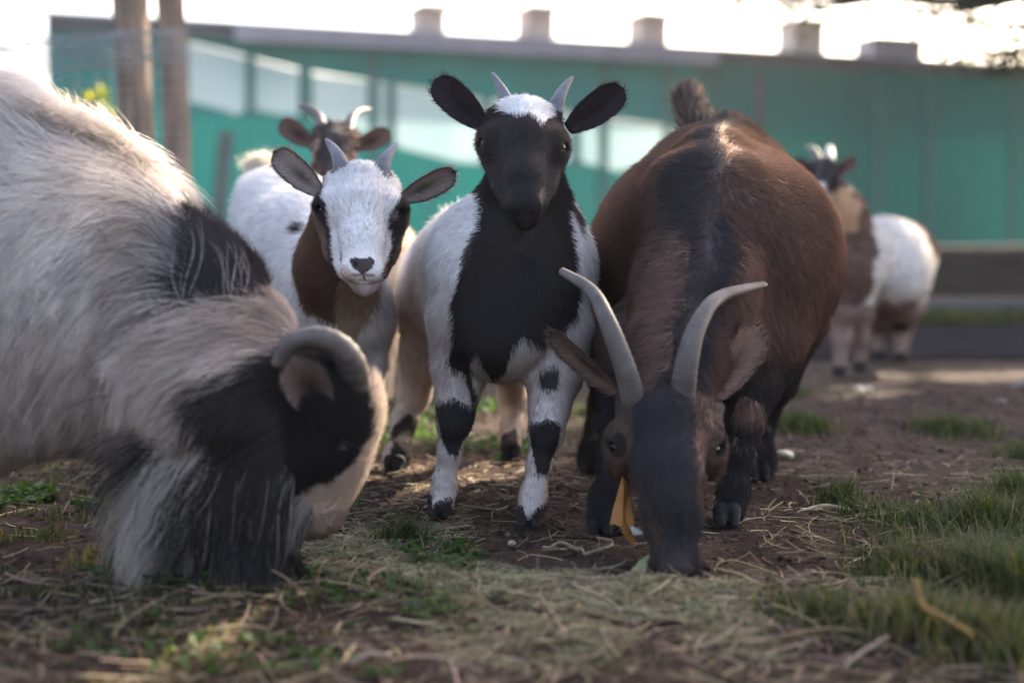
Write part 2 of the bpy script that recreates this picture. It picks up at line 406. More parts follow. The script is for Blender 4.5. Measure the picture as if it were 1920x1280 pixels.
def kid_head(s, M, k, mw=1):
    """short broad kid's head; M maps (across, up, depth) drawn for a head at 2 m to photo pixels and distance"""
    fw = lambda y: float(np.interp(y, [400, 470], [1, mw])); M0 = M; M = lambda x, y, d: M0(680+(x-680)*fw(y), y, d)
    def ch(pts, kk=.015, **a): s.chain([(*M(x, y, d), r*k*fw(y)) for x, y, d, r in pts], kk, **a)
    def el(x, y, d, rx, ry, rd, kk=.015, **a): s.pell(*M(x, y, d), rx*k*fw(y), ry*k*fw(y), rd*k*fw(y), kk, **a)
    el(677, 366, .148, 68, 48, 56, .02); el(677, 348, .138, 58, 30, 42, .025); ch([(677, 354, .120, 42), (678, 395, .092, 49)], .02)
    ch([(678, 398, .090, 49), (679, 455, .048, 36), (680, 486, .034, 29)], .02); el(680, 499, .033, 36, 28, 30, .012)
    el(661, 509, .026, 21, 18, 19, .008); el(699, 509, .026, 21, 18, 19, .008)
    ch([(680, 450, .125, 48), (683, 515, .060, 27), (685, 532, .050, 16)], .015); ch([(672, 538, .042, 9), (684, 541, .038, 11), (697, 537, .042, 9)], .012)
    el(684, 529, .042, 21, 13, 18, .012)
    if mw < 1: el(683, 526, .034, 30, 10, 16, .012)
    for q, x0_, x1_ in ((-1, 627, 650), (1, 729, 708)): ch([(x0_, 385, .112, 21), (x0_+2*(-q), 425, .112, 22), ((x0_+x1_)/2, 468, .090, 20), (x1_, 503, .062, 16)], .025)
    for q, ex, ey in ((-1, 610, 395), (1, 744, 402)):
        el(ex-q*4, ey, .097, 20, 21, 25, .022); el(ex-q*12, ey-16, .100, 18, 10, 20, .02)
        c = P(*M(ex, ey, .0915)); lk = nrm(np.array([q*.78, -.62, 0])); s.cone(c, c+lk*.03, R(9.8*k, 2), R(12*k, 2), .003, cut=True)
    for q in (-1, 1): ch([(680+q*9, 503, .003, 2.6), (680+q*15, 499, .006, 4.2), (680+q*20, 492, .012, 3.0)], .002, cut=True)
    ch([(680, 508, .000, 2.2), (681, 522, .006, 2.6)], .003, cut=True)
    if mw == 1: ch([(641, 515, .034, 2.2), (652, 525, .022, 2.2), (666, 531, .012, 2.0), (683, 532, .010, 2.0), (700, 531, .012, 2.0), (714, 525, .022, 2.2), (724, 515, .034, 2.2)], .003, cut=True)
def kid_eyes(r, M, k, iris):
    for q, ex, ey in ((-1, 610, 395), (1, 744, 402)): eye(r, P(*M(ex, ey, .0915)), R(12.2*k, 2), (q*.70, -.71, .02), iris)
# ---- the white-faced kid
def kid_white():
    r = root('goat_kid', G(640, 906), 'white goat kid with brown cheeks and broad white blaze, behind the shaggy goat', 'goat')
    s = SDF(P(395, 930, 2.3)*[1, 0, 0]+[0, 1.88, -.01], P(740, 250, 2.1)*[1, 0, 0]+[.03, 2.86, .56], .0023)
    # trunk, neck
    s.chain([(632, 560, 2.28, 96), (575, 480, 2.46, 116), (520, 440, 2.66, 120)], .03)
    s.pell(535, 425, 2.62, 96, 100, 120, .03); s.pell(640, 600, 2.25, 84, 74, 90, .03)
    s.chain([(655, 400, 2.15, 64), (632, 500, 2.19, 70), (640, 590, 2.24, 84)], .03)
    # legs
    for a in ([(684, 610, 2.25, 46), (690, 690, 2.24, 27), (685, 735, 2.23, 20), (672, 830, 2.24, 15), (666, 880, 2.24, 17), (664, 898, 2.22, 15)],
              [(610, 620, 2.27, 46), (604, 700, 2.27, 27), (600, 745, 2.27, 20), (598, 830, 2.28, 15), (597, 880, 2.28, 16)],
              [(575, 520, 2.62, 66), (575, 610, 2.66, 36), (588, 690, 2.74, 21), (578, 780, 2.70, 14), (576, 820, 2.68, 15)],
              [(488, 510, 2.66, 62), (484, 610, 2.70, 36), (488, 690, 2.77, 21), (482, 775, 2.74, 14), (480, 810, 2.72, 15)]): s.chain(a, .02)
    # head
    M = lambda x, y, d: (x, y, 1.95+d); kid_head(s, M, 1.0)
    Yh = 2.04
    blaze = Patch(Yh, [(606, 335), (618, 312), (640, 300), (680, 296), (718, 303), (742, 318), (753, 345), (748, 378), (733, 404), (727, 436), (733, 462), (730, 490), (722, 515), (716, 532), (690, 536), (668, 534), (650, 522), (636, 500), (626, 470), (622, 430), (617, 398), (606, 372)], 0, 2.14)
    stripe = Patch(Yh, [(588, 300), (606, 318), (604, 372), (616, 400), (624, 440), (630, 478), (640, 510), (660, 540), (672, 560), (655, 552), (636, 524), (622, 486), (612, 440), (604, 408), (590, 400)], 0, 2.15)
    stripe2 = Patch(Yh, [(750, 322), (775, 330), (764, 400), (750, 440), (741, 472), (733, 505), (731, 480), (734, 465), (727, 440), (733, 402), (750, 376)], 0, 2.15)
    pad = Patch(1.965, [(654, 487), (665, 482), (680, 484), (694, 482), (703, 488), (700, 500), (691, 509), (681, 515), (672, 509), (660, 500)], 0, 1.978)
    lips = Patch(1.97, [(638, 522), (652, 527), (672, 533), (692, 533), (712, 527), (722, 520), (716, 552), (684, 566), (656, 558)], 0, 2.02)
    mth = Patch(1.97, [(640, 514), (652, 523), (666, 529), (683, 530), (700, 529), (714, 523), (725, 513), (727, 515), (714, 527), (700, 533), (683, 534), (666, 533), (651, 527), (638, 517)], 0, 2.0)
    cleft = Patch(1.96, [(679, 512), (683, 512), (684, 525), (680, 525)], 0, 1.97)
    pinkn = lambda q: near(q, P(640, 486, 1.99), .007) | near(q, P(722, 503, 1.99), .006)
    blush = lambda q: near(q, P(630, 404, 2.03), .011) | near(q, P(733, 408, 2.03), .009) | near(q, P(652, 512, 1.97), .012) | near(q, P(712, 535, 1.99), .014)
    headm = lambda q: (q[:, 1] < 2.17) & (q[:, 2] > P(0, 590, 2.1)[2])
    neckb = Patch(2.15, [(582, 400), (650, 400), (680, 545), (672, 575), (655, 600), (622, 612), (596, 598), (578, 540)], 0, 2.19)
    tanb = Patch(2.15, [(640, 520), (720, 520), (712, 560), (690, 590), (660, 640), (632, 640), (625, 590)], 0, 2.19)
    BR = np.array([.225, .135, .088])
    face = paint(WHITE*.98, [
        (lambda q: headm(q), BR), (neckb, BR*.9), (tanb, lambda q: np.tile([.50, .37, .27], (len(q), 1))),
        (lambda q: near(q, P(572, 432, 2.28), .022) | near(q, P(560, 420, 2.32), .02), BLACK*1.6),
        (lambda q: near(q, P(578, 468, 2.27), .013), np.array([.45, .28, .22])),
        (lambda q: headm(q) & (q[:, 2] > P(0, 352, 2.1)[2]), BLACK*2), (stripe, BLACK*1.6), (stripe2, BLACK*1.6), (blaze, WHITE),
        (lambda q: near(q, P(641, 312, 2.07), .0165) | near(q, P(715, 316, 2.07), .0165), BLACK*2.5), (blush, np.array([.74, .62, .56]))], .0022, 3,
        [(pinkn, np.array([.50, .29, .25])), (lips, np.array([.46, .37, .34])), (lambda q: near(q, P(680, 498, 1.955), .022) & (q[:, 1] < 1.965) & (q[:, 2] < P(0, 514, 1.96)[2]) & (q[:, 2] > P(0, 519, 1.96)[2]), np.array([.45, .33, .31])), (pad, np.array([.085, .068, .070])), (mth, np.array([.24, .16, .14])), (cleft, np.array([.13, .09, .09])), (lambda q: near(q, P(665, 495, 1.955), .0062) | near(q, P(697, 495, 1.955), .0062), np.array([.03, .02, .02])),
         (lambda q: near(q, P(680, 500, 1.95), .019) & (q[:, 1] > 1.9635) & pad(q), np.array([.02, .012, .012])),
         (lambda q: near(q, P(600, 395, 2.03), .0135) | near(q, P(753, 402, 2.03), .0115), BLACK*.8), (lambda q: (q[:, 2] < .05) & (q[:, 2] > .02), np.array([.35, .28, .24]))])
    V, F, N = body(r, s, face)
    nose = P(680, 500, 1.96)
    def comb(p, n):
        h = np.clip((.20-np.linalg.norm(p-nose, axis=1))/.07, 0, 1)[:, None]; hv = nrm(p-nose+np.array([0, 0, .01]))+np.array([0, 0, .1])
        leg = (p[:, 2] < .2)[:, None]
        return hv*h+(1-h)*np.where(leg, [0, .1, -1.], np.array([-.25, .7, -.75]))
    def length(p, n):
        dn = np.linalg.norm(p-nose, axis=1); L = np.where(headm(p), np.interp(dn, [.0, .03, .08, .2], [.004, .0055, .0085, .013]), np.interp(dn, [.05, .2, .3], [.009, .015, .019]))
        L = np.where(p[:, 2] < .19, .009, L); L = np.where(pad(p) | mth(p) | near(p, P(601, 395, 2.03), .009) | near(p, P(752, 402, 2.03), .009), 0, L)
        return np.where(lips(p), .0045, L)
    f = Fur()
    f.grow(V, F, N, 150000, length, comb, face, .00034, .42, 4, jit=.2, clump=.14, clumps=9000, dens=lambda c: np.where(headm(c), 3.5, 1))
    # tail
    f.grow(V, F, N, 4500, lambda p, n: rng.uniform(.03, .065, len(p)), lambda p, n: np.tile([-.3, .3, 1.], (len(p), 1)), lambda p, n: np.tile([.80, .71, .58], (len(p), 1)), .0004, 1.0, 6, jit=.3, clump=.35, clumps=120,
           dens=lambda c: near(c, P(490, 335, 2.68), .035).astype(float))
    eo, ei = np.array([.045, .035, .035]), np.array([.27, .21, .19])
    ear(r, P(604, 364, 2.09), P(513, 284, 2.10), FRONT+[.15, 0, .3], R(28, 2.08), eo, ei, f, edge=(.03, .025, .025))
    ear(r, P(750, 373, 2.09), P(855, 322, 2.10), FRONT+[-.1, 0, -.1], R(27, 2.08), eo, ei, f, edge=(.03, .025, .025))
    horn(r, [P(641, 318, 2.075), P(632, 290, 2.085), P(610, 260, 2.11)], R(17, 2.1), .0012, HORN_GREY, 5, .02)
    horn(r, [P(715, 322, 2.075), P(724, 297, 2.085), P(746, 268, 2.11)], R(17, 2.1), .0012, HORN_GREY, 5, .02)
    kid_eyes(r, M, 1.0, (.035, .018, .010))
    for a, Y in ((663, 2.235), (598, 2.27), (576, 2.66), (480, 2.70)):
        g = P(a, 700, Y); g[2] = 0; hoof(r, g, .0155, (0, -1))
    f.build(r)

# ---- the black-headed kid
def kid_black():
    r = root('goat_kid', G(905, 980), 'black-headed white goat kid with black knees and a white patch between its horns', 'goat')
    s = SDF([P(700, 0, 2.4)[0]-.01, 1.76, -.01], [P(1140, 0, 2.0)[0]+.03, 2.68, .62], .0026)
    s.chain([(955, 520, 2.06, 148), (915, 530, 2.24, 138), (872, 540, 2.42, 120)], .03)
    s.pell(958, 490, 2.05, 150, 130, 120, .03); s.pell(955, 620, 2.02, 112, 90, 90, .04)
    s.chain([(985, 300, 2.05, 66), (985, 420, 2.05, 78), (972, 540, 2.0, 104), (940, 620, 1.97, 90)], .035)
    for a in ([(868, 600, 2.02, 62), (862, 690, 2.01, 44), (858, 745, 2.0, 31), (852, 790, 1.985, 26), (843, 850, 1.99, 16), (833, 905, 1.99, 17), (828, 945, 1.975, 22)],
              [(1045, 620, 2.0, 62), (1038, 700, 1.98, 46), (1030, 765, 1.96, 31), (1024, 812, 1.93, 26), (1011, 870, 1.93, 17), (1001, 925, 1.92, 18), (995, 960, 1.905, 23)],
              [(812, 580, 2.38, 62), (796, 660, 2.40, 40), (776, 740, 2.45, 26), (757, 790, 2.42, 20), (745, 850, 2.36, 19), (740, 868, 2.34, 20)],
              [(950, 600, 2.42, 50), (955, 680, 2.46, 33), (962, 750, 2.55, 24), (960, 800, 2.52, 17), (958, 838, 2.47, 18)]): s.chain(a, .022)
    M = lambda x, y, d: (984+(x-680)*1.0, 376+(y-500)*1.0, 1.835+d); kid_head(s, M, .98, .84)
    star = Patch(1.96, [(944, 185), (960, 172), (988, 178), (1012, 172), (1026, 186), (1026, 222), (1016, 256), (1006, 240), (992, 228), (972, 230), (954, 222), (945, 206)], 0, 2.05)
    bib = Patch(1.98, [(898, 330), (1072, 330), (1066, 400), (1076, 470), (1086, 540), (1078, 590), (1052, 622), (1010, 640), (975, 618), (960, 640), (945, 690), (922, 706), (905, 680), (898, 650), (880, 668), (885, 720), (893, 752), (880, 760), (872, 700), (846, 690), (842, 668), (852, 640), (850, 560), (872, 500), (900, 440), (908, 400)], 0, 2.10)
    spot = Patch(1.98, [(1006, 690), (1040, 680), (1050, 700), (1040, 722), (1014, 724)], 0, 2.05)
    kn1 = Patch(1.99, [(820, 752), (850, 744), (888, 762), (887, 800), (868, 826), (858, 852), (840, 846), (824, 818)], 0, 2.1)
    kn2 = Patch(1.93, [(996, 790), (1030, 782), (1056, 790), (1052, 826), (1034, 862), (1028, 886), (1004, 878), (998, 830)], 0, 2.1)
    ft1 = Patch(1.98, [(800, 985), (812, 965), (818, 945), (828, 935), (848, 930), (862, 985)], 0, 2.1); ft2 = Patch(1.92, [(955, 1010), (966, 950), (990, 958), (1000, 945), (1030, 930), (1040, 1010)], 0, 2.1)
    hk1 = Patch(2.38, [(738, 800), (760, 780), (782, 790), (776, 850), (764, 890), (700, 900), (720, 868), (738, 850)], 2.25, 3); hk2 = Patch(2.5, [(944, 815), (968, 800), (975, 825), (990, 850), (980, 880), (940, 880)], 2.25, 3)
    headm = lambda q: (q[:, 1] < 2.09) & (q[:, 2] > P(0, 425, 2.0)[2]) & (np.abs(q[:, 0]-P(985, 0, 2.0)[0]) < np.where(q[:, 2] > P(0, 350, 1.95)[2], .08, .060))
    streak = Patch(2.05, [(880, 470), (898, 430), (905, 440), (890, 480), (878, 500)], 1.9, 2.3); streak2 = Patch(2.05, [(1060, 385), (1072, 380), (1090, 415), (1088, 436)], 1.9, 2.4)
    pink = lambda q: (q[:, 1] < 2.15) & (q[:, 2] < P(0, 640, 2.0)[2]) & (q[:, 2] > P(0, 760, 2.0)[2])
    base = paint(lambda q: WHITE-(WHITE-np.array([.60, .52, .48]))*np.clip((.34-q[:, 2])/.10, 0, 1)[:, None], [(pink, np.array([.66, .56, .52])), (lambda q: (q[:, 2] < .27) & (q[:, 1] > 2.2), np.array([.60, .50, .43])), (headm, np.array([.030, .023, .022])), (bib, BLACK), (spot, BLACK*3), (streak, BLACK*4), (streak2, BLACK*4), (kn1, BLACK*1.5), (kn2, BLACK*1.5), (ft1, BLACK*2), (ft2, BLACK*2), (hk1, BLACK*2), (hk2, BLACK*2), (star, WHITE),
        ], .003, 5, [(lambda q: near(q, P(984, 374, 1.83), .017) & (q[:, 1] < 1.85), np.array([.10, .083, .09])),
        (lambda q: near(q, P(902, 268, 1.925), .017) | near(q, P(1060, 274, 1.925), .017), np.array([.030, .018, .015]))])
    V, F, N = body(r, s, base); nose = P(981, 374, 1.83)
    def comb(p, n):
        h = np.clip((.19-np.linalg.norm(p-nose, axis=1))/.08, 0, 1)[:, None]; leg = (p[:, 2] < .22)[:, None]
        return (nrm(p-nose)+np.array([0, 0, .05]))*h+(1-h)*np.where(leg, [0, .05, -1.], np.array([-.1, .55, -.9]))
    def length(p, n):
        dn = np.linalg.norm(p-nose, axis=1); L = np.interp(dn, [.0, .03, .1, .2, .32], [.003, .0045, .008, .014, .023])
        L = np.where(p[:, 2] < .24, np.interp(p[:, 2], [.05, .12, .24], [.008, .008, .016]), L)
        L = np.where(near(p, P(984, 376, 1.835), .017) | near(p, P(897, 268, 1.918), .0095) | near(p, P(1066, 275, 1.918), .0095), 0, L)
        return np.where(star(p), .012, L)
    f = Fur(); f.grow(V, F, N, 160000, length, comb, base, .00035, .4, 4, jit=.2, clump=.18, clumps=9000, dens=lambda c: np.interp(np.linalg.norm(c-nose, axis=1), [.1, .25], [2, 1]))
    f.grow(V, F, N, 900, lambda p, n: np.full(len(p), .06), lambda p, n: np.tile([-.1, .5, .8], (len(p), 1)), lambda p, n: np.tile(WHITE, (len(p), 1)), .0006, .8, 5, dens=lambda c: near(c, P(860, 450, 2.5), .035).astype(float)+1e-9)
    eo, ei = BLACK*1.3, np.array([.022, .015, .016])
    ear(r, P(910, 238, 1.98), P(814, 150, 2.0), FRONT+[.2, 0, .2], R(32, 1.98), eo, ei, f, edge=(.02, .015, .016))
    ear(r, P(1064, 242, 1.99), P(1170, 166, 2.0), FRONT+[-.2, 0, .2], R(32, 1.98), eo, ei, f, edge=(.02, .015, .016))
    horn(r, [P(951, 196, 1.985), P(942, 172, 1.99), P(922, 136, 2.01)], R(15, 2.0), .0012, HORN_GREY, 5, .02)
    horn(r, [P(1044, 198, 1.985), P(1053, 174, 1.99), P(1075, 143, 2.01)], R(15, 2.0), .0012, HORN_GREY, 5, .02)
    kid_eyes(r, M, 1.05, (.16, .065, .02))
    for a, Y, d in ((824, 1.975, (-.15, -1)), (992, 1.90, (-.1, -1)), (738, 2.33, (-.2, -1)), (958, 2.46, (0, -1))):
        g = P(a, 700, Y); g[2] = 0; hoof(r, g, .019, d)
    f.build(r)

# ---- the brown goat with its head down
def goat_brown():
    r = root('goat', G(1320, 960), 'stout dark brown goat with long curved horns, head down, blackish face', 'goat')
    s = SDF([P(1060, 0, 2.4)[0], 1.55, -.01], [P(1600, 0, 2.3)[0]+.03, 2.74, .66], .004)
    s.pell(1338, 488, 2.22, 232, 224, 330, .04); s.pell(1342, 372, 2.40, 150, 140, 190, .05); s.pell(1335, 480, 2.05, 165, 180, 170, .05)
    s.chain([(1322, 350, 2.0, 62), (1335, 300, 2.12, 50), (1345, 290, 2.3, 60)], .03)     # spine and withers
    s.pell(1262, 372, 2.0, 36, 70, 50, .04); s.pell(1382, 372, 2.0, 36, 70, 50, .04)         # shoulder blades
    s.chain([(1368, 222, 2.44, 14), (1382, 260, 2.36, 28)], .03)                             # hip points
    s.chain([(1325, 430, 1.98, 122), (1300, 560, 1.88, 104), (1265, 680, 1.79, 84), (1248, 740, 1.755, 76)], .04)
    s.pell(1300, 640, 1.98, 150, 110, 100, .05); s.pell(1400, 640, 2.05, 100, 110, 90, .05)
    for a in ([(1415, 650, 2.02, 74), (1410, 725, 1.99, 42), (1398, 785, 1.96, 27), (1386, 850, 1.95, 19), (1376, 915, 1.94, 20), (1370, 955, 1.925, 24)],
              [(1190, 650, 1.98, 74), (1180, 735, 1.95, 48), (1168, 800, 1.92, 33), (1156, 860, 1.91, 25), (1142, 930, 1.89, 25), (1134, 968, 1.87, 29)],
              [(1460, 600, 2.34, 90), (1440, 700, 2.34, 52), (1424, 760, 2.40, 33), (1420, 800, 2.42, 24), (1424, 860, 2.30, 21), (1424, 880, 2.27, 23)],
              [(1180, 600, 2.42, 84), (1160, 700, 2.44, 50), (1142, 760, 2.50, 32), (1130, 800, 2.48, 24), (1116, 845, 2.38, 21), (1110, 862, 2.36, 23)]): s.chain(a, .025)
    # head hanging straight down
    s.pell(1245, 765, 1.735, 92, 66, 60, .02); s.pell(1243, 800, 1.70, 72, 60, 44, .02)
    s.chain([(1245, 800, 1.71, 76), (1252, 880, 1.675, 62), (1260, 970, 1.640, 47), (1266, 1052, 1.615, 38)], .02)
    s.pell(1267, 1064, 1.612, 43, 34, 36, .012); s.chain([(1246, 830, 1.77, 66), (1262, 960, 1.71, 44), (1268, 1058, 1.65, 30)], .02)
    s.pell(1250, 1068, 1.592, 17, 14, 16, .008); s.pell(1284, 1068, 1.592, 17, 14, 16, .008)
    s.pell(1160, 852, 1.735, 24, 50, 42, .02); s.pell(1332, 852, 1.735, 24, 50, 42, .02)
    for k, ex, ey in ((-1, 1155, 838), (1, 1339, 842)):
        s.pell(ex-k*6, ey, 1.718, 24, 27, 28, .025); s.pell(ex-k*14, ey-24, 1.712, 24, 12, 22, .02)
        c = P(ex, ey, 1.708); s.cone(c, c+nrm(np.array([k*.8, -.6, -.1]))*.03, R(11.5, 1.7), R(14, 1.7), .003, cut=True)
    for k in (-1, 1): s.chain([(1266+k*14, 1062, 1.580, 4.0), (1266+k*26, 1052, 1.588, 6.0)], .004, cut=True)
    s.pell(1268, 1084, 1.606, 32, 16, 24, .012)
    headm = lambda q: (q[:, 1] < 1.80) & (q[:, 2] < P(0, 735, 1.74)[2]+.01)
    def base(q):
        c = np.tile(BROWN, (len(q), 1)); g = ((noise3(q, 16, 4)+1)*.5)[:, None]; c = c*(.75+.5*g)
        top = np.clip((q[:, 2]-.47)/.1, 0, 1)[:, None]; c = c*(1-top)+np.array([.11, .065, .045])*top
        x = np.abs(q[:, 0]-P(1325, 0, 2.1)[0]-(.04-(q[:, 1]-1.9)*-.0)*0)
        shx = np.abs(q[:, 0]-np.interp(q[:, 1], [1.75, 1.88, 1.98, 2.2, 2.5], [P(1250, 0, 1.75)[0], P(1292, 0, 1.88)[0], P(1322, 0, 1.98)[0], P(1345, 0, 2.2)[0], P(1355, 0, 2.5)[0]]))
        wd = np.interp(q[:, 2], [.25, .33, .40, .48, .52], [.026, .026, .030, .045, .014]); k = np.clip((wd-shx)/.018+.5, 0, 1)[:, None]*(q[:, 2] > .2)[:, None]
        c = c*(1-k)+np.array([.038, .030, .031])*k
        lo = np.clip((.24-q[:, 2])/.05, 0, 1)[:, None]*(q[:, 1] > 1.84)[:, None]; return c*(1-lo)+DARK*lo
    paler = Patch(1.9, [(1212, 470), (1275, 430), (1285, 520), (1260, 600), (1210, 690), (1185, 700), (1190, 600)], 0, 2.04)
    paler2 = Patch(1.95, [(1362, 440), (1420, 450), (1440, 560), (1430, 640), (1380, 620), (1350, 560)], 0, 2.06)
    fst = Patch(1.68, [(1140, 790), (1172, 800), (1185, 870), (1202, 930), (1215, 990), (1200, 1010), (1170, 950), (1145, 870)], 0, 1.76)
    fst2 = Patch(1.68, [(1300, 800), (1330, 810), (1345, 870), (1335, 960), (1318, 1000), (1312, 950), (1316, 900), (1300, 860)], 0, 1.76)
    col = paint(base, [(paler, BROWN*1.7), (paler2, BROWN*1.6), (headm, BROWN*.6), (Patch(1.66, [(1180, 735), (1300, 735), (1312, 830), (1296, 900), (1304, 960), (1312, 1100), (1225, 1100), (1222, 960), (1208, 900), (1192, 830)], 0, 1.78), DARK), (fst, BROWN*.9), (fst2, BROWN*.9),
        (lambda q: near(q, P(1190, 770, 1.72), .028) | near(q, P(1300, 775, 1.72), .028), BROWN*.8),
        (Patch(1.82, [(1292, 400), (1385, 400), (1368, 500), (1332, 600), (1295, 700), (1236, 722), (1244, 650), (1276, 560)], 0, 2.02), np.array([.038, .031, .034])), (lambda q: near(q, P(1154, 838, 1.70), .015) | near(q, P(1341, 842, 1.70), .015), DARK), (lambda q: near(q, P(1405, 770, 1.94), .022), BROWN*2.0), (lambda q: (q[:, 2] < .11) & (q[:, 0] > P(1384, 0, 1.94)[0]) & (q[:, 1] > 1.94) & (q[:, 1] < 2.1), BROWN*2.8),
        (lambda q: near(q, P(1268, 1070, 1.59), .03), np.array([.03, .021, .020]))], .008, 9)
    V, F, N = body(r, s, col); nose = P(1266, 1066, 1.58)
    def comb(p, n):
        h = headm(p)[:, None]; leg = (p[:, 2] < .2)[:, None]
        sx = (p[:, 0]-P(1338, 0, 2.2)[0])[:, None]
        return np.where(h, np.array([0, .3, 1.]), np.where(leg, [0, .05, -1.], np.concatenate([sx*3, np.full_like(sx, .6), np.full_like(sx, -.75)], 1)))
    def length(p, n):
        L = np.where(headm(p), np.clip(np.linalg.norm(p-nose, axis=1)*.05, .0025, .008), .017); L = np.where(p[:, 2] < .1, .016, L)
        return np.where(near(p, nose, .022) | near(p, P(1153, 838, 1.70), .0085) | near(p, P(1342, 842, 1.70), .0085), 0, L)
    f = Fur(); f.grow(V, F, N, 190000, length, comb, col, .00037, .28, 4, jit=.16, clump=.14, clumps=14000)
    # tail: a real stub with tufts
    tp = spline([P(1318, 262, 2.50), P(1300, 225, 2.55), P(1288, 192, 2.58), P(1290, 178, 2.59)], 14)
    mb = MB().tube(tp, list(np.linspace(.020, .008, 14)), 10); TV = np.array(mb.v); TF = np.array([q for q in mb.f if len(q) == 4])
    mesh('tail', TV, TF, SKIN, r, np.tile(DARK, (len(TV), 1)))
    def tc(p, n):
        c = np.tile(DARK*1.3, (len(p), 1)); k = rng.random(len(p)) < .3; c[k] = np.array([.22, .16, .12]); return c
    f.grow(TV, TF, vnormals(TV, TF), 5000, lambda p, n: rng.uniform(.02, .042, len(p)), lambda p, n: np.tile([.1, .2, 1.], (len(p), 1)), tc, .0005, .8, 5, jit=.3, clump=.3, clumps=150, far=1)
    pin = np.array([.16, .095, .07])
    ear(r, P(1162, 735, 1.76), P(1030, 620, 1.79), np.array([.5, -.5, -.8]), R(32, 1.75), BROWN*.6, pin*.9, f, edge=DARK)
    ear(r, P(1335, 745, 1.76), P(1422, 612, 1.81), np.array([.15, -1., -.15]), R(40, 1.75), BROWN*.7, pin, f, edge=BROWN*1.2)
    horn(r, [P(1190, 758, 1.70), P(1172, 690, 1.69), P(1140, 605, 1.70), P(1108, 545, 1.74), P(1050, 506, 1.80)], R(22, 1.7), R(6, 1.75), HORN_TAN, 26, .045, 70)
    horn(r, [P(1278, 752, 1.70), P(1288, 680, 1.69), P(1308, 610, 1.70), P(1350, 556, 1.74), P(1438, 532, 1.81)], R(23, 1.7), R(6, 1.75), HORN_TAN, 26, .045, 70)
    eye(r, P(1158, 838, 1.709), R(15, 1.7), (-.85, -.5, -.1), (.03, .016, .01)); eye(r, P(1336, 842, 1.709), R(15, 1.7), (.85, -.5, -.1), (.03, .016, .01))
    for a, Y, d in ((1366, 1.91, (.0, -1)), (1130, 1.86, (-.2, -1)), (1424, 2.26, (.1, -1)), (1110, 2.35, (-.2, -1))):
        g = P(a, 700, Y); g[2] = 0; hoof(r, g, .020, d)
    f.build(r)

